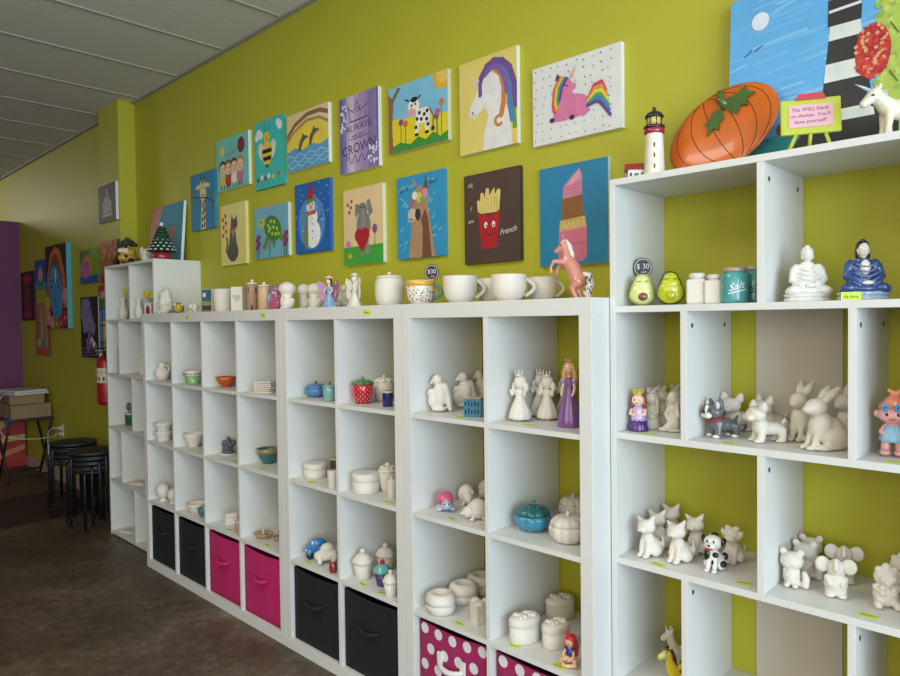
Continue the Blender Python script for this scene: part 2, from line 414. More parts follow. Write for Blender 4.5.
def dog_body(): return [E(0, .14, .34, .19, .34, .17), E(0, -.08, .36, .22, .2, .22), T((0, -.1, .45, .17), (0, -.18, .6, .16)),
    TT((.13, -.12, .3, .1), (.14, -.15, .08, .09)), TT((.13, .34, .3, .11), (.13, .36, .08, .085)), T((0, .4, .42, .05), (0, .48, .56, .03))]
def dog_head(): return [E(0, -.2, .68, .28, .21, .2), EE(.09, -.39, .61, .11, .09, .085), E(0, -.38, .68, .07, .08, .06)]
def dog_ears(s): return [T((s*.17, -.16, .78, .1), (s*.25, -.14, .88, .105), (s*.27, -.13, .96, .06)), E(s*.25, -.15, .88, .11, .06, .12)]
def dog_paws(): return [EE(.14, -.2, .05, .09, .13, .055), EE(.13, .31, .05, .085, .12, .05)]
def m_bulldog(): return one('dog', [dog_body(), dog_head(), dog_ears(1), dog_ears(-1), dog_paws()])
def m_grey_bulldog():
    g = glaze('#5f6468'); w = glaze('#e2dcd0')
    d = {'body': sculpt('body', [dog_body(), E(0, -.2, .68, .28, .21, .2)], g)}
    d['muzzle'] = sculpt('muzzle', [EE(.09, -.39, .60, .115, .09, .085), E(0, -.37, .74, .045, .07, .14), E(0, -.40, .66, .07, .07, .06)], w, .018)
    for s, n in ((1, 'a'), (-1, 'b')):
        d['ear#'+n] = sculpt('ear', dog_ears(s), g, .018); mb = MB(); mb.ell((s*.26, -.225, .88), (.085, .03, .1), w, (0, s*14, 0)); d['ear#'+n+'>ear_lining'] = mb.mesh('ear_lining')
    for i, (x, y) in enumerate(((-.15, -.2), (.15, -.2), (-.14, .32), (.14, .32))): d['paw#%d' % i] = sculpt('paw', [E(x, y, .05, .08, .11, .055)], w, .018)
    mb = MB(); rc = M('#a8232a', .4); mb.tube([(.225*math.cos(a), -.13+.205*math.sin(a), .50+.03*math.sin(a), .028) for a in [2*PI*i/20 for i in range(20)]], rc, 8, False, True); d['collar'] = mb.mesh('collar')
    d.update(small('tag_charm', [(0, -.335, .41)], (.03, .012, .035), '#7e2024')); d.update(small('nose', [(0, -.475, .69)], (.07, .035, .045), '#0d0d10')); d.update(small('eye', [(-.15, -.365, .75), (.15, -.365, .75)], (.035, .02, .035), '#1b1b22'))
    return d
def m_bunny():
    return one('bunny', [E(0, .13, .26, .2, .24, .25), E(0, -.02, .34, .18, .19, .26), E(0, -.12, .66, .15, .18, .14, 12, 0, 0), E(0, -.26, .63, .085, .08, .07),
        TT((.05, -.02, .74, .05), (.08, .1, .86, .075), (.1, .2, .96, .035)), TT((.07, -.13, .3, .055), (.07, -.2, .07, .05)), EE(.07, -.24, .04, .06, .1, .045), EE(.16, .13, .18, .1, .2, .18), EE(.15, -.05, .05, .08, .2, .055), E(0, .34, .16, .07, .06, .07)])
def m_squirrel():
    return one('bear', [E(0, 0, .28, .23, .22, .27), E(0, -.03, .67, .3, .24, .24), E(0, -.05, .3, .17, .2, .25), EE(.22, -.02, .89, .10, .06, .10), EE(.09, -.2, .62, .09, .08, .08), E(0, -.27, .67, .04, .03, .03), E(0, -.19, .76, .1, .05, .07),
        EE(.1, -.17, .07, .085, .14, .07), TT((.17, -.06, .42, .05), (.1, -.19, .3, .045)), T((.2, .02, .08, .09), (.34, -.08, .1, .11), (.36, -.1, .27, .10), (.32, -.1, .40, .07))])
def m_elephant():
    return one('elephant', [E(0, .02, .34, .27, .24, .3), E(0, .02, .14, .25, .2, .14), E(0, -.04, .74, .2, .18, .18), EE(.29, -.0, .76, .18, .07, .2, 0, 10, -14), E(0, -.1, .66, .17, .12, .12), T((0, -.2, .72, .08), (0, -.26, .74, .065), (0, -.25, .84, .055), (0, -.2, .95, .05)),
        EE(.13, -.08, .07, .13, .18, .07), TT((.2, -.08, .48, .07), (.14, -.2, .36, .06)), E(0, -.05, .9, .08, .07, .05)])
def m_owl():
    return one('lion', [E(0, .02, .28, .28, .24, .28), E(0, -.02, .68, .27, .22, .22), E(0, -.03, .9, .1, .09, .1, 10, 0, 0), EE(.16, -.04, .84, .09, .07, .08), EE(.09, -.22, .68, .09, .05, .08), E(0, -.24, .58, .07, .06, .06),
        EE(.2, -.18, .1, .1, .16, .1), TT((.24, -.05, .45, .07), (.1, -.22, .36, .06)), EE(.12, -.22, .48, .08, .05, .05)])
def m_buddha(col='#d9d2c6'):
    c0 = col != '#d9d2c6'; rb = glaze('#34497f') if c0 else M('#dedad2', .5, .04, 40, .1); sk = glaze('#ded5c8') if c0 else rb
    robe = [E(0, 0, .22, .36, .22, .13), EE(.26, -.08, .2, .17, .2, .1, 0, 10, 25), E(0, -.16, .19, .24, .14, .08), E(0, .02, .46, .22, .16, .24), EE(.2, .01, .58, .09, .11, .12), TT((.24, 0, .58, .08), (.29, -.05, .4, .08), (.12, -.18, .31, .06)), E(0, .03, .68, .13, .1, .07)]
    fold = MB(); fm0 = glaze('#6478ac') if c0 else rb
    base = [(.40, .0), (.43, .02), (.41, .06), (.36, .075), (.41, .09), (.43, .12), (.38, .15)]
    b = MB(); b.lathe(base, sk if not c0 else glaze('#9fb0c4'), 40, sq=.66, rfun=lambda a: 1+.03*math.cos(12*a))
    head = [E(0, -.02, .85, .1, .11, .13), T((0, 0, .68, .06), (0, 0, .78, .055)), E(0, -.125, .84, .018, .02, .035), EE(.1, 0, .82, .02, .03, .06)]
    for i in range(5):
        z = .24+.085*i; r = .16+.01*i
        fold.tube([(x, -.14-.055*math.cos(x*5)-.012*(4-i), z+(abs(x)*1.3)**2*1.1-.02, .013) for x in [(-.2+.4*k/10)*(1.1-.07*i) for k in range(11)]], fm0, 6)
    for s in (-1, 1):
        for i in range(3):
            fold.tube([(s*(.1+.07*i+.08*k/6), -.25+.03*i+.01*k, .15+.05*i+.02*math.sin(k), .012) for k in range(7)], fm0, 6)
    d = {'robe': sculpt('robe', robe, rb, .02, 3), 'head': sculpt('head', head, sk, .014, 2), 'lotus_base': b.mesh('lotus_base'), 'robe_folds': fold.mesh('robe_folds')}
    d['hands'] = sculpt('hands', [E(0, -.24, .28, .1, .05, .03), EE(.05, -.25, .3, .06, .03, .02, 0, 20, 0)], sk, .014, 2)
    if c0:
        mb = MB(); k = glaze('#1b1c22'); mb.ell((0, .025, .9), (.118, .115, .115), k); mb.ell((0, .01, 1.0), (.05, .05, .035), k); mb.ell((-.1, .02, .8), (.03, .05, .1), k); mb.ell((.1, .02, .8), (.03, .05, .1), k)
        d['hair'] = mb.mesh('hair'); mb = MB(); mb.ell((0, -.12, .55), (.09, .06, .13), sk); d['chest'] = mb.mesh('chest')
    else:
        mb = MB(); mb.ell((0, .02, .9), (.115, .11, .11), rb); mb.ell((0, .01, 1.0), (.05, .05, .035), rb); d['hair'] = mb.mesh('hair')
    return d
def crown_prof(m, z, r, h, n=6):
    mb = MB(); k = n*4; A = []; B = []
    for i in range(k):
        a = 2*PI*i/k; hh = h*(1 if i % 4 == 0 else .55 if i % 2 else .3)
        A.append((mb.bm.verts.new((r*.9*math.cos(a), r*.9*math.sin(a)-.02, z)), mb.bm.verts.new((r*1.15*math.cos(a), r*1.15*math.sin(a)-.02, z+hh))))
        B.append((mb.bm.verts.new((r*.7*math.cos(a), r*.7*math.sin(a)-.02, z)), mb.bm.verts.new((r*.95*math.cos(a), r*.95*math.sin(a)-.02, z+hh*.95))))
    fs = []
    for i in range(k):
        j = (i+1) % k; fs += [mb.bm.faces.new((A[i][0], A[j][0], A[j][1], A[i][1])), mb.bm.faces.new((B[j][0], B[i][0], B[i][1], B[j][1])), mb.bm.faces.new((A[i][1], A[j][1], B[j][1], B[i][1])), mb.bm.faces.new((A[j][0], A[i][0], B[i][0], B[j][0]))]
    mb._fin(fs, m, False)
    for i in range(n): a = 2*PI*i/n; mb.ell((r*1.1*math.cos(a), r*1.1*math.sin(a)-.02, z+h), (.02,)*3, m, sub=1)
    return mb.mesh('crown')
def gown(m, w=.25, waist=.09, top=.62): mb = MB(); mb.lathe([(w*.92, .04), (w, .07), (w*.93, .16), (w*.75, .28), (w*.5, .4), (waist, .48), (waist*1.15, .56), (waist*1.1, top), (.05, top+.03)], m, 36, rfun=lambda a: 1+.035*math.cos(9*a)); return mb.mesh('gown')
def m_crowned_girl():
    b = bisque()
    return {'gown': gown(b), 'body': sculpt('body', [E(0, 0, .76, .125, .12, .125), T((0, 0, .6, .05), (0, 0, .68, .045)), TT((.1, 0, .58, .045), (.17, -.06, .52, .035), (.19, -.07, .6, .035)), EE(.16, .02, .68, .06, .07, .1), EE(.06, -.08, .03, .06, .08, .03), TT((.06, -.04, .04, .03), (.03, 0, .6, .03)), E(0, .03, .8, .145, .12, .12), E(0, -.12, .75, .015, .02, .015)], b, .016, 2), 'crown': crown_prof(b, .9, .075, .1)}
def m_small_princess(col='#d9d2c6'):
    p = col != '#d9d2c6'; b = bisque(); sk = glaze('#e9c9b4') if p else b
    g = MB(); g.lathe([(.23, 0), (.235, .03), (.2, .15), (.17, .26)], glaze('#4b2d74') if p else b, 36, rfun=lambda a: 1+.04*math.cos(10*a))
    t = MB(); t.lathe([(.18, .24), (.17, .34), (.14, .44), (.15, .52), (.1, .58)], glaze('#c9a7cf') if p else b, 28, rfun=lambda a: 1+.05*math.cos(8*a))
    d = {'skirt': g.mesh('skirt'), 'bodice': t.mesh('bodice'), 'body': sculpt('body', [E(0, -.03, .72, .15, .14, .15), T((0, 0, .52, .07), (0, 0, .62, .07)), TT((.15, 0, .5, .05), (.17, -.1, .4, .045), (.05, -.17, .38, .035)), E(0, -.17, .71, .02, .02, .015), EE(.08, -.16, .69, .03, .02, .025)], sk, .017, 2)}
    d['hair'] = sculpt('hair', [E(0, .04, .76, .17, .14, .14), EE(.14, .02, .62, .06, .09, .17), E(0, .1, .58, .16, .08, .18)], glaze('#8a4636') if p else b, .018, 2)
    d['crown'] = crown_prof(glaze('#d8b93e') if p else b, .86, .11, .12)
    if p: d.update(small('eye', [(-.05, -.165, .74), (.05, -.165, .74)], (.014, .01, .02), '#30222a')); d.update(small('mouth', [(0, -.165, .66)], (.03, .01, .01), '#a04048'))
    return d
def m_mermaid(): return one('mermaid', [E(0, 0, .8, .15, .14, .16), E(0, 0, .5, .13, .1, .17), T((0, 0, .6, .07), (0, 0, .68, .07)), E(.02, -.03, .28, .2, .18, .17), T((.08, -.1, .2, .14), (-.1, -.2, .12, .1), (-.25, -.16, .06, .06)), E(-.3, -.12, .06, .1, .08, .05), TT((.13, 0, .56, .05), (.2, -.06, .4, .045), (.1, -.16, .3, .04)), E(0, 0, .04, .28, .24, .05), EE(.12, .06, .7, .06, .08, .16)], None, .02, 3)
def m_gown_lady():
    pu = glaze('#7a4b8c'); sk = glaze('#e3bfa4'); ye = glaze('#d9b04c'); g = MB()
    g.lathe([(.2, 0), (.205, .03), (.19, .12), (.165, .25), (.13, .38), (.095, .48), (.07, .56), (.085, .64), (.075, .7), (.03, .74)], pu, 40, rfun=lambda a: 1+.05*math.cos(7*a), sq=.85)
    d = {'gown': g.mesh('gown'), 'body': sculpt('body', [E(0, -.03, .86, .075, .075, .085), T((0, 0, .7, .035), (0, 0, .8, .032)), TT((.08, 0, .68, .03), (.12, -.04, .56, .026), (.1, -.1, .47, .022)), E(0, -.11, .86, .01, .015, .012)], sk, .012, 2)}
    d['hair'] = sculpt('hair', [E(0, .02, .9, .09, .08, .08), TT((.07, 0, .88, .04), (.1, .02, .76, .045), (.09, .04, .64, .04)), T((0, .07, .85, .07), (0, .11, .65, .08), (0, .12, .45, .06), (.02, .12, .3, .03))], ye, .014, 2)
    d['tiara'] = crown_prof(glaze('#c98a8a'), .955, .045, .03, 5)
    d['sleeve#a'] = sculpt('sleeve', [E(-.1, -.01, .68, .05, .05, .05)], glaze('#b48cc0'), .014); d['sleeve#b'] = sculpt('sleeve', [E(.1, -.01, .68, .05, .05, .05)], glaze('#b48cc0'), .014)
    d.update(small('eye', [(-.028, -.1, .875), (.028, -.1, .875)], (.01, .008, .012), '#2a2a30')); d.update(small('mouth', [(0, -.1, .825)], (.018, .008, .007), '#b0404c'))
    return d
def m_doll():
    pk = glaze('#e5a3a0'); bl = glaze('#8fbfdc'); co = glaze('#e58a6c'); g = MB()
    g.lathe([(.19, .22), (.18, .28), (.13, .42), (.09, .46)], bl, 28, rfun=lambda a: 1+.04*math.cos(8*a))
    d = {'body': sculpt('body', [E(0, -.02, .61, .215, .17, .13), TT((.09, 0, .28, .065), (.1, -.01, .07, .07)), EE(.1, -.06, .05, .09, .12, .05), E(0, 0, .4, .11, .09, .1), TT((.11, 0, .43, .04), (.17, -.07, .36, .035), (.05, -.13, .3, .03)), EE(.22, 0, .62, .05, .04, .06), E(0, -.19, .6, .03, .025, .02)], pk, .018, 3), 'dress': g.mesh('dress')}
    d['hair'] = sculpt('hair', [E(0, .03, .72, .21, .17, .1), T((0, 0, .76, .15), (.02, .01, .86, .1), (.03, .01, .93, .045)), T((.03, 0, .93, .04), (-.06, -.02, .98, .03)), T((.03, 0, .93, .04), (.13, 0, .97, .035), (.18, 0, .93, .02))], co, .018, 2)
    mb = MB(); fm = glaze('#4f8fc0')
    for cx in (-.1, .07):
        for i in range(5): a = 2*PI*i/5; mb.ell((cx+.035*math.cos(a), -.185+abs(cx)*.1, .73+.035*math.sin(a)), (.026, .012, .026), fm, sub=2)
        mb.ell((cx, -.2, .73), (.015,)*3, glaze('#2a5f96'), sub=2)
    d['flowers'] = mb.mesh('flowers'); d.update(small('eye', [(-.075, -.18, .63), (.075, -.18, .63)], (.02, .012, .028), '#2a2028')); d.update(small('mouth', [(0, -.178, .555)], (.05, .01, .01), '#a83a50'))
    return d
def m_sitting_girl():
    sk = glaze('#e3b48e'); rd = glaze('#c02630'); bl = glaze('#3b3a8c')
    d = {'body': sculpt('body', [E(0, -.02, .7, .14, .13, .14), T((0, 0, .5, .06), (0, 0, .6, .055)), E(0, .02, .2, .2, .18, .12), TT((.14, 0, .2, .09), (.24, -.12, .09, .08), (.05, -.24, .07, .06)), TT((.12, 0, .47, .045), (.17, -.1, .3, .04), (.06, -.2, .2, .035)), E(0, -.15, .69, .02, .02, .015)], sk, .018, 3),
         'top': sculpt('top', [E(0, 0, .38, .14, .115, .17), EE(.13, 0, .49, .06, .06, .06)], bl, .018, 2), 'hair': sculpt('hair', [E(0, .04, .78, .17, .15, .14), T((0, .08, .8, .13), (.1, .14, .55, .1), (.12, .14, .3, .06)), EE(.13, .0, .68, .05, .07, .12), T((-.08, .02, .9, .05), (-.16, 0, .95, .03))], rd, .018, 2)}
    d.update(small('eye', [(-.05, -.135, .71), (.05, -.135, .71)], (.018, .012, .024), '#2c4a50')); d.update(small('mouth', [(0, -.14, .635)], (.03, .01, .01), '#a83a40')); return d
def m_parrots(): return one('parrot', [E(0, 0, .42, .2, .17, .32), E(-.04, -.03, .8, .14, .13, .14), T((-.14, -.08, .78, .06), (-.19, -.12, .72, .035)), T((.08, .1, .6, .14), (.18, .14, .3, .1), (.24, .16, .06, .05)), E(-.13, -.12, .3, .15, .12, .2), E(-.15, -.15, .5, .09, .09, .09), T((-.21, -.2, .49, .03), (-.23, -.23, .44, .02)), T((-.25, -.05, .35, .06), (-.22, -.05, .15, .05)), E(-.03, 0, .08, .22, .18, .08)])
def m_mushroom(): return one('gnome', [E(0, 0, .74, .35, .31, .25), E(0, 0, .24, .29, .25, .24), E(0, -.02, .5, .24, .21, .18), TT((.17, -.05, .45, .07), (.1, -.18, .36, .06)), EE(.1, -.14, .05, .09, .13, .05), E(0, -.2, .5, .05, .04, .04), T((.2, .1, .2, .06), (.27, .05, .35, .05))])
def m_gnome(): return one('gnome', [E(0, 0, .3, .26, .22, .3), E(0, -.02, .6, .22, .19, .18), T((0, 0, .66, .2), (.03, .02, .82, .14), (.0, .02, .97, .04)), E(0, -.2, .56, .05, .05, .05), E(0, -.18, .42, .14, .09, .16), EE(.11, -.18, .06, .1, .13, .06), TT((.2, 0, .48, .07), (.18, -.16, .34, .06)), E(-.06, -.2, .76, .05, .04, .04), E(.06, -.18, .84, .04, .04, .03)])
def m_turtle(): return one('turtle', [E(0, .1, .52, .52, .55, .42), E(0, -.5, .6, .26, .26, .26), EE(.38, -.2, .12, .2, .22, .12), EE(.38, .4, .12, .18, .2, .12), E(0, -.75, .55, .08, .06, .06)], None, .045)
def m_bee_figure():
    y = glaze('#cdb93c'); k = glaze('#1d1d20'); w = glaze('#ded8c8')
    d = {'body': sculpt('body', [E(0, .1, .5, .5, .55, .42), E(.1, -.5, .6, .28, .28, .28)], y, .045)}
    for i, yy in enumerate((.35, .05)):
        mb = MB(); mb.tube([(.5*math.cos(a), yy+.02, .5+.42*math.sin(a), .07) for a in [2*PI*q/20 for q in range(20)]], k, 8, False, True); d['stripe#%d' % i] = mb.mesh('stripe')
    d['wing#a'] = sculpt('wing', [E(-.35, .1, .8, .25, .2, .12, 0, 25, 0)], w, .05); d['wing#b'] = sculpt('wing', [E(.35, .1, .8, .25, .2, .12, 0, -25, 0)], w, .05)
    d.update(small('eye', [(-.02, -.75, .66), (.22, -.75, .66)], (.05, .03, .06), '#141416')); return d
def m_hedgehog(): return one('hedgehog', [E(0, .12, .5, .5, .55, .48), E(0, -.42, .4, .3, .3, .28), T((0, -.6, .38, .15), (0, -.78, .34, .07)), EE(.28, -.32, .62, .1, .07, .1), EE(.3, -.3, .08, .12, .16, .08), EE(.3, .4, .08, .12, .16, .08)], None, .04)
def m_pink_turtle():
    d = {'shell': sculpt('shell', [E(0, .1, .58, .52, .56, .42)], glaze('#c9587a'), .04), 'body': sculpt('body', [E(0, .05, .22, .5, .58, .2), E(0, -.58, .42, .28, .26, .26), EE(.4, -.25, .12, .18, .2, .12), EE(.38, .42, .12, .16, .18, .12)], glaze('#a9b4cc'), .04)}
    d.update(small('eye', [(-.12, -.79, .5), (.12, -.79, .5)], (.05, .03, .07), '#17171c')); return d
def quad(col_mane=None):
    body = [E(0, .22, .52, .17, .36, .19), T((0, -.02, .56, .17), (0, -.18, .70, .13), (0, -.24, .78, .12)), T((0, -.26, .80, .12), (0, -.42, .66, .085), (0, -.46, .63, .075)), TT((.09, -.04, .45, .09), (.09, -.06, .22, .06), (.09, -.07, .05, .075)), TT((.09, .44, .45, .1), (.09, .5, .22, .06), (.09, .48, .05, .075)), EE(.07, -.2, .93, .035, .03, .06)]
    return body
def m_white_unicorn():
    d = {'body': sculpt('body', quad(), glaze('#d9d0be'), .018, 3)}
    mb = MB(); mb.tube([(0, -.34, .86, .04), (0, -.48, .93, .025), (0, -.62, .99, .004)], glaze('#a9b0ba'), 10); d['horn'] = mb.mesh('horn')
    mb = MB()
    for i, c in enumerate(('#d9c878', '#9fb4cc', '#c76a6a', '#e0d3a0', '#9fb4cc')):
        x = -.06+.02*i; mb.tube([(x, -.24+.03*i, .93-.02*i, .04), (x-.07, -.17+.04*i, .84-.03*i, .045), (x-.09, -.15+.05*i, .70-.02*i, .025)], glaze(c), 8)
        mb.tube([(x, .5, .6, .03), (x+.02, .6, .5, .035), (x, .62, .3, .015)], glaze(c), 8)
    d['mane'] = mb.mesh('mane')
    mb = MB()
    for i in range(5): mb.ell((-.15, -.22+.06*i, .66-.035*i), (.03,)*3, glaze('#a8384a' if i % 2 == 0 else '#4f6fa8'), sub=2)
    d['flowers'] = mb.mesh('flowers'); d.update(small('eye', [(-.105, -.34, .76), (.105, -.34, .76)], (.012, .035, .02), '#201c20')); return d
def m_plain_unicorn(): return one('unicorn', [E(0, .25, .26, .17, .36, .22), T((0, 0, .3, .17), (0, -.1, .55, .11), (0, -.14, .72, .1)), T((0, -.14, .76, .11), (0, -.32, .64, .08)), EE(.08, -.1, .88, .03, .04, .06), T((0, -.22, .84, .035), (0, -.28, 1.0, .012)), EE(.12, -.1, .06, .07, .2, .06), EE(.15, .35, .1, .1, .2, .1)])
def m_yellow_horse():
    y = glaze('#d2b81e'); br = glaze('#4a231c')
    d = {'body': sculpt('body', [E(0, .25, .26, .17, .36, .22), T((0, 0, .3, .17), (0, -.1, .55, .11), (0, -.14, .74, .1)), EE(.08, -.1, .9, .03, .04, .06), EE(.12, -.1, .06, .07, .2, .06), EE(.15, .35, .1, .1, .2, .1)], y), 'muzzle': sculpt('muzzle', [T((0, -.2, .74, .085), (0, -.33, .66, .08))], glaze('#c9c458'), .02)}
    mb = MB(); mb.tube([(0, -.14, .88, .05), (0, -.04, .8, .05), (0, .04, .6, .05), (0, .08, .42, .04)], br, 10); mb.tube([(0, -.14, .86, .04), (-.03, -.17, 1.0, .012)], br, 8); mb.ell((0, -.16, .87), (.09, .06, .04), br); d['mane'] = mb.mesh('mane')
    mb = MB(); mb.tube([(.1*math.cos(a), -.24+.03*math.sin(a), .72+.1*math.sin(a), .012) for a in [2*PI*i/16 for i in range(16)]], glaze('#9cc4cc'), 8, False, True); d['bridle'] = mb.mesh('bridle')
    for i, q in enumerate(((.15, .3, .3), (.16, .45, .22), (.14, .15, .35), (-.16, .3, .3), (-.15, .1, .3))): mb = MB(); mb.ell(q, (.03, .05, .05), br, sub=2); d['spot#%d' % i] = mb.mesh('spot')
    d.update(small('eye', [(-.08, -.2, .8), (.08, -.2, .8)], (.02, .02, .02), '#1c1414')); return d
def m_rearing_horse():
    p = glaze('#cf8a78'); w = glaze('#ded6cc')
    d = {'body': sculpt('body', [T((.1, 0, .34, .14), (.04, 0, .5, .13), (-.06, 0, .64, .12)), T((-.06, 0, .66, .1), (-.1, 0, .8, .08), (-.13, 0, .88, .07)), T((-.13, 0, .9, .075), (-.24, 0, .83, .05), (-.28, 0, .81, .04)), E(-.1, -.04, .97, .018, .018, .035), E(-.1, .04, .97, .018, .018, .035),
        T((-.12, -.07, .62, .055), (-.3, -.09, .64, .035), (-.36, -.09, .52, .03), (-.34, -.09, .46, .032)), T((-.12, .07, .6, .055), (-.26, .09, .56, .035), (-.3, .09, .44, .03)), T((.12, -.07, .3, .1), (.02, -.08, .18, .05), (.1, -.08, .02, .04)), T((.14, .07, .3, .1), (.08, .08, .16, .05), (.16, .08, .02, .04))], p, .018, 3)}
    d['mane'] = sculpt('mane', [T((-.1, 0, .98, .03), (-.04, 0, .9, .045), (0, 0, .76, .05), (.02, 0, .66, .035)), T((-.14, -.02, .97, .025), (-.19, -.02, .92, .02))], w, .016, 2)
    d['tail'] = sculpt('tail', [T((.2, 0, .42, .04), (.3, 0, .4, .06), (.33, 0, .24, .075), (.26, 0, .1, .07), (.3, 0, .03, .05))], w, .018, 2)
    mb = MB(); mb.lathe([(.26, -.0), (.26, .02), (.2, .03)], w, 24, c=(.12, 0), sq=.7); d['base'] = mb.mesh('base')
    mb = MB(); random.seed(5)
    for i in range(16): mb.ell((.3+random.uniform(-.05, .06), random.choice((-.07, -.06)), .1+.28*random.random()), (.014, .014, .02), glaze('#3b3f66'), sub=1)
    d['tail_flecks'] = mb.mesh('tail_flecks'); d.update(small('eye', [(-.17, -.06, .9), (-.17, .06, .9)], (.014, .01, .014), '#241a1a')); return d
def m_fairy(col='#d9d2c6'):
    p = col != '#d9d2c6'; b = bisque(); sk = glaze('#dfc0a8') if p else b; dr = glaze('#7d9dc0') if p else b; wg = glaze('#8a5d86') if p else b; hr = glaze('#1c1b22') if p else b
    g = MB(); g.lathe([(.26, 0), (.27, .03), (.2, .16), (.11, .34), (.07, .5), (.09, .62), (.04, .68)], dr, 32, rfun=lambda a: 1+.07*math.cos(6*a), sq=.8)
    d = {'gown': g.mesh('gown'), 'body': sculpt('body', [E(0, -.02, .82, .08, .08, .09), T((0, 0, .62, .045), (0, 0, .76, .04)), TT((.1, 0, .64, .03), (.16, -.04, .52, .028), (.1, -.12, .44, .025))], sk, .014, 2), 'hair': sculpt('hair', [E(0, .02, .86, .1, .09, .08), T((0, .06, .84, .08), (.02, .08, .62, .07), (.03, .08, .42, .04))], hr, .016, 2)}
    for s, n in ((-1, 'a'), (1, 'b')):
        mb = MB(); poly = [(s*.04, .56), (s*.18, .78), (s*.36, .86), (s*.42, .74), (s*.34, .58), (s*.38, .44), (s*.34, .26), (s*.22, .2), (s*.12, .34)]
        mt = Matrix.Rotation(s*-.35, 4, 'Z'); mb.prism(poly if s > 0 else poly[::-1], .07, .095, wg, mt)
        if p:
            for c in ((.3, .76), (.26, .4), (.3, .5)): mb.ell(mt @ Vector((s*c[0], .068, c[1])), (.045, .008, .06), glaze('#c88aa0'), sub=2)
        d['wing#'+n] = mb.mesh('wing')
    mb = MB(); mb.lathe([(.02, .90), (.16, .93), (.18, .95), (.1, .97), (.08, 1.0), (.03, 1.01)], sk if p else b, 24, sq=.7); d['hat'] = mb.mesh('hat')
    return d
def m_seated(): return one('fairy', [E(0, 0, .24, .3, .25, .2), E(0, .02, .5, .16, .14, .2), E(0, -.02, .8, .16, .15, .17), EE(.2, -.12, .16, .14, .2, .12), TT((.15, 0, .58, .05), (.2, -.12, .4, .05)), EE(.26, .1, .6, .12, .04, .22, 0, -15, 0)])
def m_pinkfig():
    pk = glaze('#b05a7e'); bl = glaze('#8fa6bd')
    d = {'body': sculpt('body', [E(0, 0, .3, .28, .24, .3), E(0, -.02, .55, .2, .18, .16), EE(.12, -.18, .07, .1, .14, .07), TT((.2, 0, .5, .07), (.1, -.2, .4, .07))], pk), 'cap': sculpt('cap', [E(0, 0, .8, .3, .25, .17), EE(.16, -.05, .93, .07, .06, .06)], glaze('#9a6f90')), 'face': sculpt('face', [E(0, -.12, .7, .14, .1, .11)], glaze('#dcc2bd')), 'wing': sculpt('wing', [E(-.22, 0, .42, .1, .2, .26)], bl)}
    d.update(small('eye', [(-.05, -.215, .72), (.05, -.215, .72)], (.018, .012, .024), '#221a20')); return d

# wheel-thrown and box shaped pieces
def lat(n, prof, m, **k): mb = MB(); mb.lathe(prof, m, **k); return mb.mesh(n)
def handle(n, m, x, z0, z1, out, r, seg=10):
    mb = MB(); k = 10; mb.tube([(x+out*math.sin(PI*i/k), 0, z0+(z1-z0)*i/k, r) for i in range(k+1)], m, seg); return mb.mesh(n)
def cup_prof(w, b=.6, wall=.05): return [(w*b*.9, 0), (w*b, .02), (w*.86, .22), (w*.98, .55), (w, .97), (w-wall*.4, 1), (w-wall, .97), (w-wall*1.4, .5), (w*.5, .1), (.01, .09)]
def m_mug(): b = bisque(); return {'cup': lat('cup', cup_prof(.63), b, seg=48), 'handle': handle('handle', b, .56, .2, .86, .34, .07)}
def m_floral_mug():
    w = glaze('#e3dccb'); mb = MB(); mb.lathe(cup_prof(.6, .62), w, 48)
    d = {'cup': mb.mesh('cup'), 'rim_band': lat('rim_band', [(.598, .76), (.606, .76), (.610, .97), (.598, .975)], glaze('#d9ab3c'), seg=48), 'handle': handle('handle', glaze('#4f8c8a'), .54, .2, .86, .33, .075)}
    mb = MB(); random.seed(3)
    for i in range(110):
        a = random.uniform(0, 2*PI); z = random.uniform(.12, .74); R = .6*(.62+.38*min(1, (z/.55)**.55)) if z < .55 else .6*.985
        R = {0: 0}.get(9, R); c = random.choice(('#27407e', '#27407e', '#2f4f96', '#c46a5a', '#d9904c')); mt = (R*math.cos(a), R*math.sin(a), z)
        mb.ell(mt, (.022, .022, .05), glaze(c), (random.uniform(-50, 50), random.uniform(-30, 30), math.degrees(a)), sub=1)
    d['painted_sprigs'] = mb.mesh('painted_sprigs'); return d
def m_lidded_jar():
    b = bisque(); return {'jar': lat('jar', [(.3, 0), (.34, .02), (.41, .2), (.43, .45), (.42, .68), (.38, .8), (.385, .82), (.3, .82)], b, seg=48, rfun=lambda a: 1+.012*math.cos(16*a)), 'lid': lat('lid', [(.4, .82), (.42, .83), (.40, .86), (.28, .9), (.1, .925), (.05, .93)], b, seg=40), 'lid>knob': lat('knob', [(.035, .92), (.03, .935), (.06, .96), (.06, .985), (.02, 1)], b)}
def m_flower_jar():
    b = bisque(); mb = MB(); mb.lathe([(.4, .7), (.42, .72), (.36, .78), (.2, .84)], b, 32)
    for i in range(9): a = 2*PI*i/9; mb.ell((.22*math.cos(a), .22*math.sin(a), .83), (.12, .12, .07), b, sub=2)
    mb.ell((0, 0, .92), (.13, .13, .09), b, sub=2); return {'jar': lat('jar', [(.26, 0), (.28, .02), (.36, .3), (.39, .6), (.38, .7)], b, seg=32), 'lid': mb.mesh('lid')}
def pumpkin_rf(n=9): return lambda a: 1-.09*abs(math.cos(n*a/2))**5
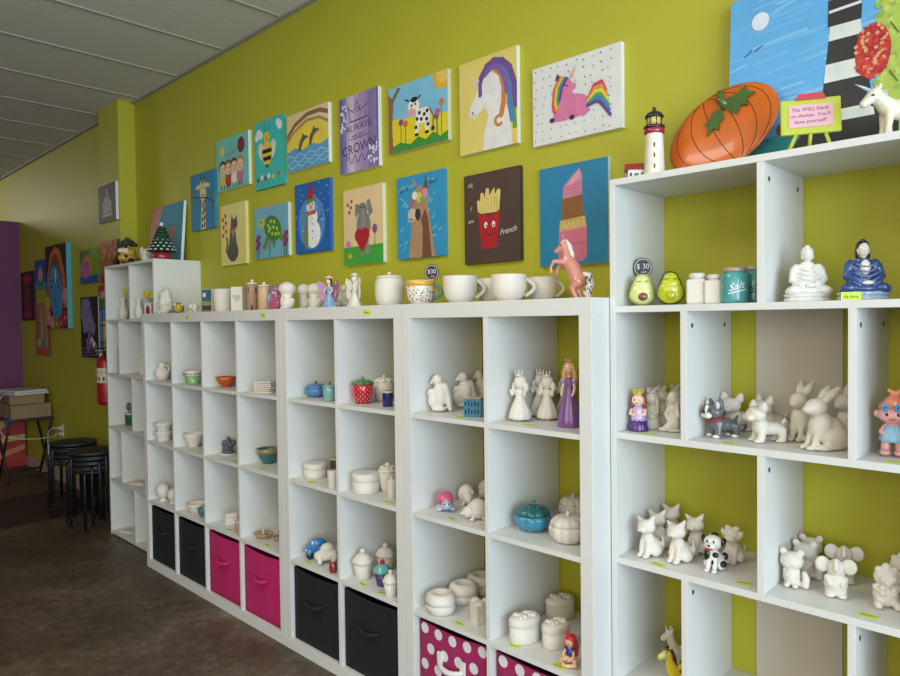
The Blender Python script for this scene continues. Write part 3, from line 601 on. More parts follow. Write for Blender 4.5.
def m_pumpkin(col='#d9d2c6'):
    p = {'#d9d2c6': (None, None), '#3f8fa0': ('#3a86a0', '#1f5f60'), '#4f7fb0': ('#4d7db0', '#4a76a6')}[col]
    b = bisque() if not p[0] else glaze(p[0]); t = b if not p[1] else glaze(p[1])
    d = {'jar': lat('jar', [(.35, 0), (.52, .05), (.66, .22), (.69, .4), (.66, .52)], b, seg=72, rfun=pumpkin_rf()), 'lid': lat('lid', [(.665, .52), (.6, .66), (.42, .78), (.2, .81), (.06, .76)], t, seg=72, rfun=pumpkin_rf())}
    mb = MB(); mb.tube([(0, 0, .74, .12), (.02, 0, .86, .07), (.05, -.02, .96, .06)], t if col != '#4f7fb0' else glaze('#6a3550'), 10); d['lid>stem'] = mb.mesh('stem'); return d
def m_strawberry():
    r = glaze('#b01f2c'); g = glaze('#3f7a3a'); d = {'jar': lat('jar', [(.26, 0), (.3, .02), (.38, .25), (.42, .5), (.41, .68), (.38, .74)], r, seg=40)}
    mb = MB(); w = M('#e6c9bf', .4)
    for j in range(7):
        z = .1+.09*j; R = (.345, .37, .39, .405, .42, .42, .412)[j]
        for i in range(14): a = 2*PI*(i+.5*(j % 2))/14; mb.ell((R*math.cos(a), R*math.sin(a), z), (.018, .018, .022), w, sub=1)
    d['seeds'] = mb.mesh('seeds'); mb = MB(); mb.lathe([(.4, .74), (.41, .76), (.3, .84), (.1, .9)], g, 40, rfun=lambda a: 1+.12*math.cos(9*a))
    for i in range(9): a = 2*PI*i/9; mb.ell((.28*math.cos(a), .28*math.sin(a), .82), (.12, .05, .04), g, (0, 20, math.degrees(a)), sub=2)
    d['lid'] = mb.mesh('lid'); mb = MB(); mb.tube([(0, 0, .86, .06), (.03, 0, 1.0, .04)], g, 8); d['lid>stem'] = mb.mesh('stem'); return d
def m_straw_plain():
    b = bisque(); mb = MB(); mb.lathe([(.4, .74), (.41, .76), (.3, .84), (.1, .9)], b, 40, rfun=lambda a: 1+.12*math.cos(9*a))
    for i in range(9): a = 2*PI*i/9; mb.ell((.28*math.cos(a), .28*math.sin(a), .82), (.12, .05, .04), b, (0, 20, math.degrees(a)), sub=2)
    mb.tube([(0, 0, .86, .06), (.03, 0, 1.0, .04)], b, 8); return {'jar': lat('jar', [(.26, 0), (.3, .02), (.38, .25), (.42, .5), (.41, .68), (.38, .74)], b, seg=40), 'lid': mb.mesh('lid')}
def m_small_cup(col): return {'cup': lat('cup', [(.28, 0), (.3, .02), (.33, .9), (.32, .97), (.29, .95), (.27, .3), (.01, .1)], glaze(col) if col != '#d9d2c6' else bisque(), seg=32), 'rim': lat('rim', [(.328, .86), (.338, .88), (.335, .95), (.325, .96)], glaze('#d8c9b4') if col != '#d9d2c6' else bisque(), seg=32)}
def m_small_jar(col):
    b = glaze(col); return {'jar': lat('jar', [(.28, 0), (.3, .02), (.32, .6), (.3, .68)], b, seg=32), 'lid': lat('lid', [(.33, .68), (.33, .74), (.2, .8), (.05, .83)], b, seg=32), 'lid>knob': lat('knob', [(.04, .82), (.08, .9), (.07, .98), (.01, 1)], glaze('#9a5a50'))}
def m_round_box(): b = bisque(); return {'box': lat('box', [(.74, 0), (.77, .03), (.77, .6)], b, seg=48), 'lid': lat('lid', [(.79, .62), (.80, .64), (.80, .9), (.76, .97), (.6, 1.0), (.3, .985), (.01, .98)], b, seg=48)}
def m_donut():
    b = bisque(); return {'box': lat('box', [(.6, 0), (.72, .04), (.80, .25), (.80, .46)], b, seg=48), 'lid': lat('lid', [(.78, .48), (.81, .49), (.82, .66), (.74, .88), (.55, 1.0), (.38, .97), (.25, .82), (.01, .78)], b, seg=48, rfun=lambda a: 1+.015*math.cos(5*a))}
def heart(s=1): return [(s*.052*16*math.sin(t)**3, s*.052*(13*math.cos(t)-5*math.cos(2*t)-2*math.cos(3*t)-math.cos(4*t))) for t in [2*PI*i/32 for i in range(32)]]
def m_heart():
    b = bisque(); q = Matrix.Rotation(-PI/2, 4, 'X'); d = {}
    mb = MB(); mb.prism(heart(.95), -.52, -.0, b, q); d['box'] = mb.mesh('box'); mb = MB(); mb.prism(heart(1.0), -.86, -.54, b, q); mb.ell((-.38, .25, .84), (.36, .36, .16), b); mb.ell((.38, .25, .84), (.36, .36, .16), b); mb.ell((0, -.2, .83), (.4, .5, .14), b); d['lid'] = mb.mesh('lid'); return d
def m_oval():
    b = bisque(); mb = MB(); mb.lathe([(.76, .60), (.77, .61), (.77, .8), (.7, .88), (.01, .9)], b, 48, sq=.66); random.seed(2)
    for i in range(16):
        a = random.uniform(0, 2*PI); r = random.uniform(.05, .5); mb.ell((r*math.cos(a), .66*r*math.sin(a), .9), (.16, .09, .08), b, (0, 0, random.uniform(0, 180)), sub=2)
    return {'box': lat('box', [(.7, 0), (.74, .03), (.74, .58)], b, seg=48, sq=.66), 'lid': mb.mesh('lid')}
def m_cupcake(col='#d9d2c6'):
    p = col != '#d9d2c6'; b = bisque(); f = glaze('#6fb3b0') if p else b; c = glaze('#4c3a78') if p else b
    d = {'case': lat('case', [(.24, 0), (.26, .02), (.36, .52)], c, seg=72, rfun=lambda a: 1+.035*math.cos(18*a)), 'frosting': lat('frosting', [(.37, .50), (.42, .56), (.40, .64), (.34, .67), (.31, .74), (.22, .8), (.14, .84)], f, seg=40, rfun=lambda a: 1+.03*math.cos(6*a))}
    d['frosting>cherry'] = lat('cherry', [(.04, .82), (.1, .86), (.12, .92), (.09, .98), (.01, 1)], glaze('#a81c2c') if p else b); return d
def m_car(col='#d9d2c6'):
    p = col != '#d9d2c6'; b = glaze('#3a7cb4') if p else bisque()
    body = [E(0, -.22, .38, .33, .42, .24), E(0, .28, .40, .34, .36, .26), E(0, .02, .3, .36, .6, .18), E(0, .08, .66, .28, .38, .27), EE(.24, -.35, .33, .13, .2, .2), EE(.24, .38, .33, .13, .2, .2)]
    wh = lambda s: [T((s*.2, -.36, .17, .15), (s*.27, -.36, .17, .15)), T((s*.2, .38, .17, .15), (s*.27, .38, .17, .15))]
    d = {'body': sculpt('body', body+(wh(1)+wh(-1) if not p else []), b, .03, 3)}
    if not p: d = {'body': d['body']}; mb = MB(); [mb.ell((x, -.56, .34), (.07, .05, .07), b, sub=2) for x in (-.18, .18)]; d['headlight'] = mb.mesh('headlight'); return d
    k = glaze('#22252b')
    for i, (x, y) in enumerate(((-.29, -.36), (.29, -.36), (-.29, .38), (.29, .38))):
        mb = MB(); mb.tube([(x-.07, y, .17, .165), (x+.07, y, .17, .165)], k, 20); d['wheel#%d' % i] = mb.mesh('wheel')
    mb = MB(); mb.ell((-.1, -.2, .72), (.09, .07, .1), glaze('#e8e4dc'), sub=2); mb.ell((.1, -.2, .72), (.09, .07, .1), glaze('#e8e4dc'), sub=2); mb.ell((-.1, -.26, .72), (.04, .02, .05), k, sub=2); mb.ell((.1, -.26, .72), (.04, .02, .05), k, sub=2); d['windscreen'] = mb.mesh('windscreen')
    mb = MB(); mb.ell((0, -.57, .28), (.2, .06, .07), glaze('#d8a080'), sub=2); d['bumper'] = mb.mesh('bumper')
    mb = MB(); [mb.ell((x, -.55, .44), (.06, .05, .06), glaze('#e6dfae'), sub=2) for x in (-.2, .2)]; d['headlight'] = mb.mesh('headlight'); return d
def bowlp(r, f=.45): return [(r*f, 0), (r*f, .08), (r*.75, .35), (r*.95, .75), (r, 1), (r*.96, 1), (r*.88, .72), (r*.6, .25), (.01, .14)]
def m_bowl(col='#d9d2c6'): return {'bowl': lat('bowl', bowlp(.72, .5), glaze(col) if col != '#d9d2c6' else bisque(), seg=48)}
def m_nested_bowl():
    b = bisque(); return {'bowl': lat('bowl', bowlp(.92, .72), b, seg=40)}
def m_teal_bowl(): return {'bowl': lat('bowl', bowlp(.75, .45), glaze('#2f6b62'), seg=48), 'rim': lat('rim', [(.71, .72), (.735, .73), (.765, 1.0), (.72, 1.01), (.69, .8)], glaze('#9a7a50'), seg=48)}
def m_orange_bowl(): return {'bowl': lat('bowl', bowlp(1.05, .35), glaze('#b8521c'), seg=48, rfun=lambda a: 1+.05*math.cos(5*a))}
def m_cupcake_bowl():
    d = {'bowl': lat('bowl', [(.45, 0), (.47, .03), (.58, .6), (.55, .6), (.4, .1), (.01, .08)], glaze('#7fae72'), seg=40), 'rim': lat('rim', [(.56, .6), (.62, .62), (.64, .95), (.6, 1), (.56, .9), (.55, .62)], glaze('#d9cfc2'), seg=40)}
    mb = MB()
    for i in range(22): a = 2*PI*i/22; mb.ell((.635*math.cos(a), .635*math.sin(a), .8), (.04, .04, .08), glaze('#8c2f34' if i % 3 else '#33553a'), sub=2)
    d['painted_dots'] = mb.mesh('painted_dots'); return d
def m_plate_bowl(): return {'bowl': lat('bowl', [(.5, 0), (.55, .1), (.95, .75), (1.0, .98), (.97, 1), (.9, .8), (.5, .25), (.01, .2)], bisque(), seg=48)}
def m_ball(): return {'bank': lat('bank', [(.24, 0), (.25, .06), (.14, .12), (.2, .2), (.34, .35), (.38, .58), (.33, .8), (.2, .94), (.01, 1)], bisque(), seg=40)}
def m_jug():
    b = bisque(); return {'jug': lat('jug', [(.26, 0), (.3, .03), (.42, .25), (.44, .42), (.34, .62), (.2, .74), (.19, .82), (.27, .97), (.25, 1), (.2, .95), (.14, .8), (.01, .78)], b, seg=40), 'handle': handle('handle', b, .2, .35, .88, .3, .045), 'spout': sculpt('spout', [T((-.18, 0, .86, .08), (-.32, 0, .97, .04))], b, .02)}
def m_rock():
    random.seed(11); pr = [E(random.uniform(-.34, .34), random.uniform(-.22, .22), random.uniform(.25, .72), .22, .2, .2) for _ in range(16)]+[E(0, 0, .4, .42, .3, .36), T((.02, 0, .6, .2), (.06, 0, .9, .12)), E(0, 0, .15, .5, .4, .15)]
    return {'shell': sculpt('shell', pr, M('#4c5257', .35, .55, 22, .4), .03, 1), 'dish': lat('dish', [(.55, 0), (.6, .03), (.62, .07), (.01, .05)], bisque())}
def m_heart_box():
    b = bisque(); q = Matrix.Rotation(-PI/2, 4, 'X'); mb = MB(); mb.prism(heart(.9), -.6, 0, b, q); l = MB(); l.prism(heart(.95), -.97, -.62, b, q); return {'box': mb.mesh('box'), 'lid': l.mesh('lid')}
def m_bird_bath():
    c = glaze('#b08a66'); d = {'dish': lat('dish', [(.5, 0), (.55, .06), (.95, .34), (1.0, .42), (.94, .44), (.5, .16), (.01, .14)], c, seg=40), 'cone': lat('cone', [(.14, .12), (.12, .3), (.06, .8), (.02, .98)], glaze('#cfc0a8'))}
    mb = MB(); [mb.ell(p, (.14, .12, .12), glaze('#5a4038'), sub=2) for p in ((.35, -.2, .28), (.3, .25, .28))]; d['stone'] = mb.mesh('stone'); return d
def m_figurine_dish():
    d = {'dish': lat('dish', [(.4, 0), (.6, .25), (.66, .32), (.6, .34), (.3, .12), (.01, .1)], glaze('#a8906e')), 'figure': lat('figure', [(.18, .1), (.2, .3), (.1, .6), (.12, .8), (.02, 1)], glaze('#3e5a5c'), c=(.25, 0))}; return d
def m_ribbed(): return {'planter': lat('planter', [(.30, 0), (.34, .03)]+[(.34+.11*(i/18)**.6+(.008 if i % 2 else -.004), .06+.86*i/18) for i in range(19)]+[(.44, 1), (.40, .98), (.36, .3), (.01, .1)], bisque(), seg=48)}
def m_heart_mug():
    b = bisque(); mb = MB(); mb.box(-.27, .27, -.25, .25, 0, 1, b, .02); h = MB(); h.prism([(x*.22, .55+y*.22) for x, y in heart()], -.262, -.245, M('#b9b2a6', .75)); return {'body': mb.mesh('body'), 'heart_recess_shade': h.mesh('heart_recess_shade')}  # heart is not cut in; the recess shade is its darker colour
def m_bottle(col):
    d = {'bottle': lat('bottle', [(.17, 0), (.18, .01), (.18, .8), (.16, .84)], M(col, .5, .1, 20), seg=32), 'lid': lat('lid', [(.185, .84), (.19, .86), (.19, .88), (.06, .9), (.045, .92), (.045, .97), (.03, 1)], bisque(), seg=24)}
    if col == '#a8826a':
        m1 = M('#c9a08c', .5); m2 = M('#5a3a30', .5); random.seed(4)
        for i in range(14): mb = MB(); a = random.uniform(0, 2*PI); mb.ell((.178*math.cos(a), .178*math.sin(a), random.uniform(.1, .76)), (.035, .035, .09), random.choice((m1, m2, m2)), (0, 0, 0), sub=2); d['painted_patch#%d' % i] = mb.mesh('painted_patch')
    return d
def m_picture_box():
    d = {}; mb = MB(); mb.box(-.28, .28, -.1, .1, 0, 1, bisque(), .02); d['body'] = mb.mesh('body'); mb = MB(); y = -.102
    def P(c, pts):
        nonlocal y; y -= .0015; mb._fin([mb.bm.faces.new([mb.bm.verts.new((a, y, b)) for a, b in pts])], M(c, .4), False)
    P('#3d6486', [(-.26, .02), (.26, .02), (.26, .98), (-.26, .98)]); P('#8a9a3c', [(-.26, .3), (.26, .3), (.26, .48), (-.26, .5)]); P('#4d3f5a', [(-.26, .1), (.26, .1), (.26, .3), (-.26, .3)]); P('#b86a3c', [(-.26, .02), (.26, .02), (.26, .1), (-.26, .1)])
    P('#d9d6b4', [(-.12+.1*math.cos(t), .75+.1*math.sin(t)) for t in [2*PI*i/18 for i in range(18)]]); d['picture'] = mb.mesh('picture', False); return d
def m_vase(): return {'vase': lat('vase', [(.17, 0), (.19, .02), (.27, .2), (.27, .38), (.15, .62), (.12, .8), (.2, .97), (.18, 1), (.1, .8), (.01, .75)], bisque(), seg=36)}
def m_lantern(col):
    c = M(col, .5) if col != '#d9d2c6' else bisque(); mb = MB(); mb.box(-.24, .24, -.24, .24, 0, .9, c, .02); d = {'body': mb.mesh('body')}
    m = M('#8e1f24', .5) if col == '#d9d2c6' else M('#6a1418', .5); mb = MB(); mb.prism([(-.13, .12), (.13, .12), (.13, .5), (.08, .68), (0, .78), (-.08, .68), (-.13, .5)], -.25, -.242, m); d['door'] = mb.mesh('door'); return d
def m_pyramid(): mb = MB(); b = bisque(); r = bmesh.ops.create_cone(mb.bm, cap_ends=True, segments=4, radius1=.17, radius2=.05, depth=1, matrix=Matrix.Translation((0, 0, .5))@Matrix.Rotation(PI/4, 4, 'Z')); mb._fin(mb.bm.faces[:], b, False); l = MB(); l.lathe([(.05, 1), (.03, 1.04), (.01, 1.08)], b, 12); return {'vase': mb.mesh('vase'), 'tip': l.mesh('tip')}
def m_canister(): b = bisque(); mb = MB(); mb.box(-.22, .22, -.22, .22, 0, .92, b, .03); l = MB(); l.box(-.23, .23, -.23, .23, .925, 1, b, .03); return {'body': mb.mesh('body'), 'lid': l.mesh('lid')}
def m_square_jar():
    b = bisque(); mb = MB(); mb.box(-.29, .29, -.29, .29, 0, .80, b, .07); mb.lathe([(.2, .78), (.22, .84)], b, 24); l = MB(); l.lathe([(.235, .84), (.25, .86), (.25, .96), (.2, 1)], b, 28); return {'jar': mb.mesh('jar'), 'lid': l.mesh('lid')}
def m_avocado(col):
    dk = col == '#b4b81e'; sk = glaze('#2f4a22' if dk else '#c4cc6a'); fl = glaze(col); pt = glaze('#7a3a1e' if not dk else '#a8a61c')
    d = {'body': sculpt('body', [E(0, .05, .34, .37, .25, .34), E(0, .05, .5, .33, .245, .3), E(0, .05, .64, .28, .22, .26), E(0, .05, .8, .22, .18, .19)], sk, .022, 3), 'face': sculpt('face', [E(0, -.1, .34, .33, .14, .30), E(0, -.11, .44, .31, .145, .27), E(0, -.1, .58, .255, .14, .24), E(0, -.07, .76, .19, .12, .18)], fl, .02, 3)}
    mb = MB(); mb.ell((0, -.225, .28), (.13, .06, .13), pt); d['stone'] = mb.mesh('stone'); k = M('#1c1c18', .4)
    mb = MB(); [mb.tube([(x+.05*math.cos(a), -.19, .72+.04*math.sin(a), .009) for a in [PI*i/6 for i in range(7)]], k, 6) for x in (-.08, .08)]; d['eye'] = mb.mesh('eye')
    mb = MB(); mb.tube([(.075*math.cos(a), -.222, .6+.05*math.sin(a), .010) for a in [PI+PI*i/8 for i in range(9)]], k, 6); d['mouth'] = mb.mesh('mouth'); return d
def m_price_tag():
    mb = MB(); mb.box(-.5, .5, -.24, .24, 0, .02, M('#c4e036', .6), 0); t = MB(); random.seed(9); p = M('#4c5a20', .6); x = -.38
    for i in range(9): t.box(x, x+.05, -.08+random.uniform(-.03, .03), .06+random.uniform(-.05, .05), .02, .024, p); x += .085
    return {'card': mb.mesh('card'), 'handwriting': t.mesh('handwriting')}

def m_price_sign(txt):
    k = M('#1b1c1e', .5); d = {}; mb = MB()
    mb.prism([(.2*math.cos(a), .78+.2*math.sin(a)) for a in [2*PI*i/32 for i in range(32)]], -.01, .01, k); d['disc'] = mb.mesh('disc')
    mb = MB(); w = M('#cfcdc6', .5)
    mb.tube([(.17*math.cos(a), -.012, .78+.17*math.sin(a), .009) for a in [2*PI*i/32 for i in range(32)]], w, 6, False, True)
    V, F = text_geo(txt, .15)
    for f in F: mb._fin([mb.bm.faces.new([mb.bm.verts.new((V[i].x, -.0125, .80+V[i].y)) for i in f])], w, False)
    V, F = text_geo('each', .06)
    for f in F: mb._fin([mb.bm.faces.new([mb.bm.verts.new((V[i].x+.02, -.0125, .69+V[i].y)) for i in f])], w, False)
    d['lettering'] = mb.mesh('lettering', False); mb = MB(); mb.box(-.02, .02, .002, .02, .03, .62, M('#b59c72', .7), .003); mb.box(-.12, .12, -.05, .07, 0, .03, k, .004); d['stand'] = mb.mesh('stand'); return d
def m_mason_jar(txt):
    t = glaze('#4f9a98'); mb = MB(); mb.lathe([(.30, 0), (.33, .03), (.34, .1), (.335, .72), (.3, .84), (.27, .88)], t, 40); d = {'jar': mb.mesh('jar')}
    mb = MB(); mb.lathe([(.275, .88), (.285, .9), (.285, .97), (.27, 1)], glaze('#a8968c'), 32); d['lid'] = mb.mesh('lid')
    V, F = text_geo(txt, .27, .25); c = M('#e6ebe8' if txt == 'Salt' else '#141616', .4); mb = MB(); pts = [(a, b) for a, b in [(-.2, -.17), (.24, -.03), (.24, .0), (-.2, -.14)]]
    def wrap(x, z): a = x/.34; return (.342*math.sin(a), -.342*math.cos(a), z)
    for f in F: mb._fin([mb.bm.faces.new([mb.bm.verts.new(wrap(V[i].x, .46+V[i].y+.25*V[i].x)) for i in f])], c, False)
    for i in range(6):
        x0 = -.2+.44*i/6; x1 = x0+.44/6; z0 = .30+.25*x0; z1 = .30+.25*x1; mb._fin([mb.bm.faces.new([mb.bm.verts.new(wrap(*q)) for q in ((x0, z0), (x1, z1), (x1, z1+.03), (x0, z0+.03))])], c, False)
    d['lettering'] = mb.mesh('lettering', False); return d
def m_tile_stack():
    d = {}; random.seed(6)
    for i in range(6):
        mb = MB(); a = random.uniform(-.15, .15); mt = Matrix.Translation((random.uniform(-.05, .05), random.uniform(-.05, .05), .16*i)) @ Matrix.Rotation(a, 4, 'Z')
        mb.box(-.8, .8, -.7, .7, 0, .12, bisque(), .03, mt); d['tile#%d' % i] = mb.mesh('tile')
    return d
m_dish_tile = lambda: {'tray': (lambda mb: (mb.box(-1.1, 1.1, -.8, .8, 0, .3, bisque(), .08), mb.box(-.9, .9, -.6, .6, .3, .45, M('#cfc6b6', .7), .05), mb.mesh('tray'))[-1])(MB())}
def m_text_box():
    mb = MB(); mb.box(-.46, .46, -.4, .4, 0, 1, glaze('#3f7fa0'), .04); d = {'body': mb.mesh('body')}; mb = MB(); k = M('#16202a', .5); random.seed(8)
    for r in range(2):
        for i in range(5): mb.box(-.38+.16*i, -.30+.16*i, -.404, -.398, .58-.42*r, .58-.42*r+random.uniform(.2, .32), k)
    d['painted_pattern'] = mb.mesh('painted_pattern'); mb = MB(); mb.box(-.42, .42, -.36, .36, 1, 1.04, glaze('#c9a890'), .01); d['rim'] = mb.mesh('rim'); return d
def m_round_top(col='#8a2f3a'): return {'jar': lat('jar', [(.3, 0), (.42, .15), (.45, .5), (.36, .85), (.2, 1), (.01, 1)], glaze(col), seg=32), 'opening': lat('opening', [(.2, .98), (.25, 1.0), (.22, 1.03), (.01, 1.0)], glaze('#d8b4a8'))}

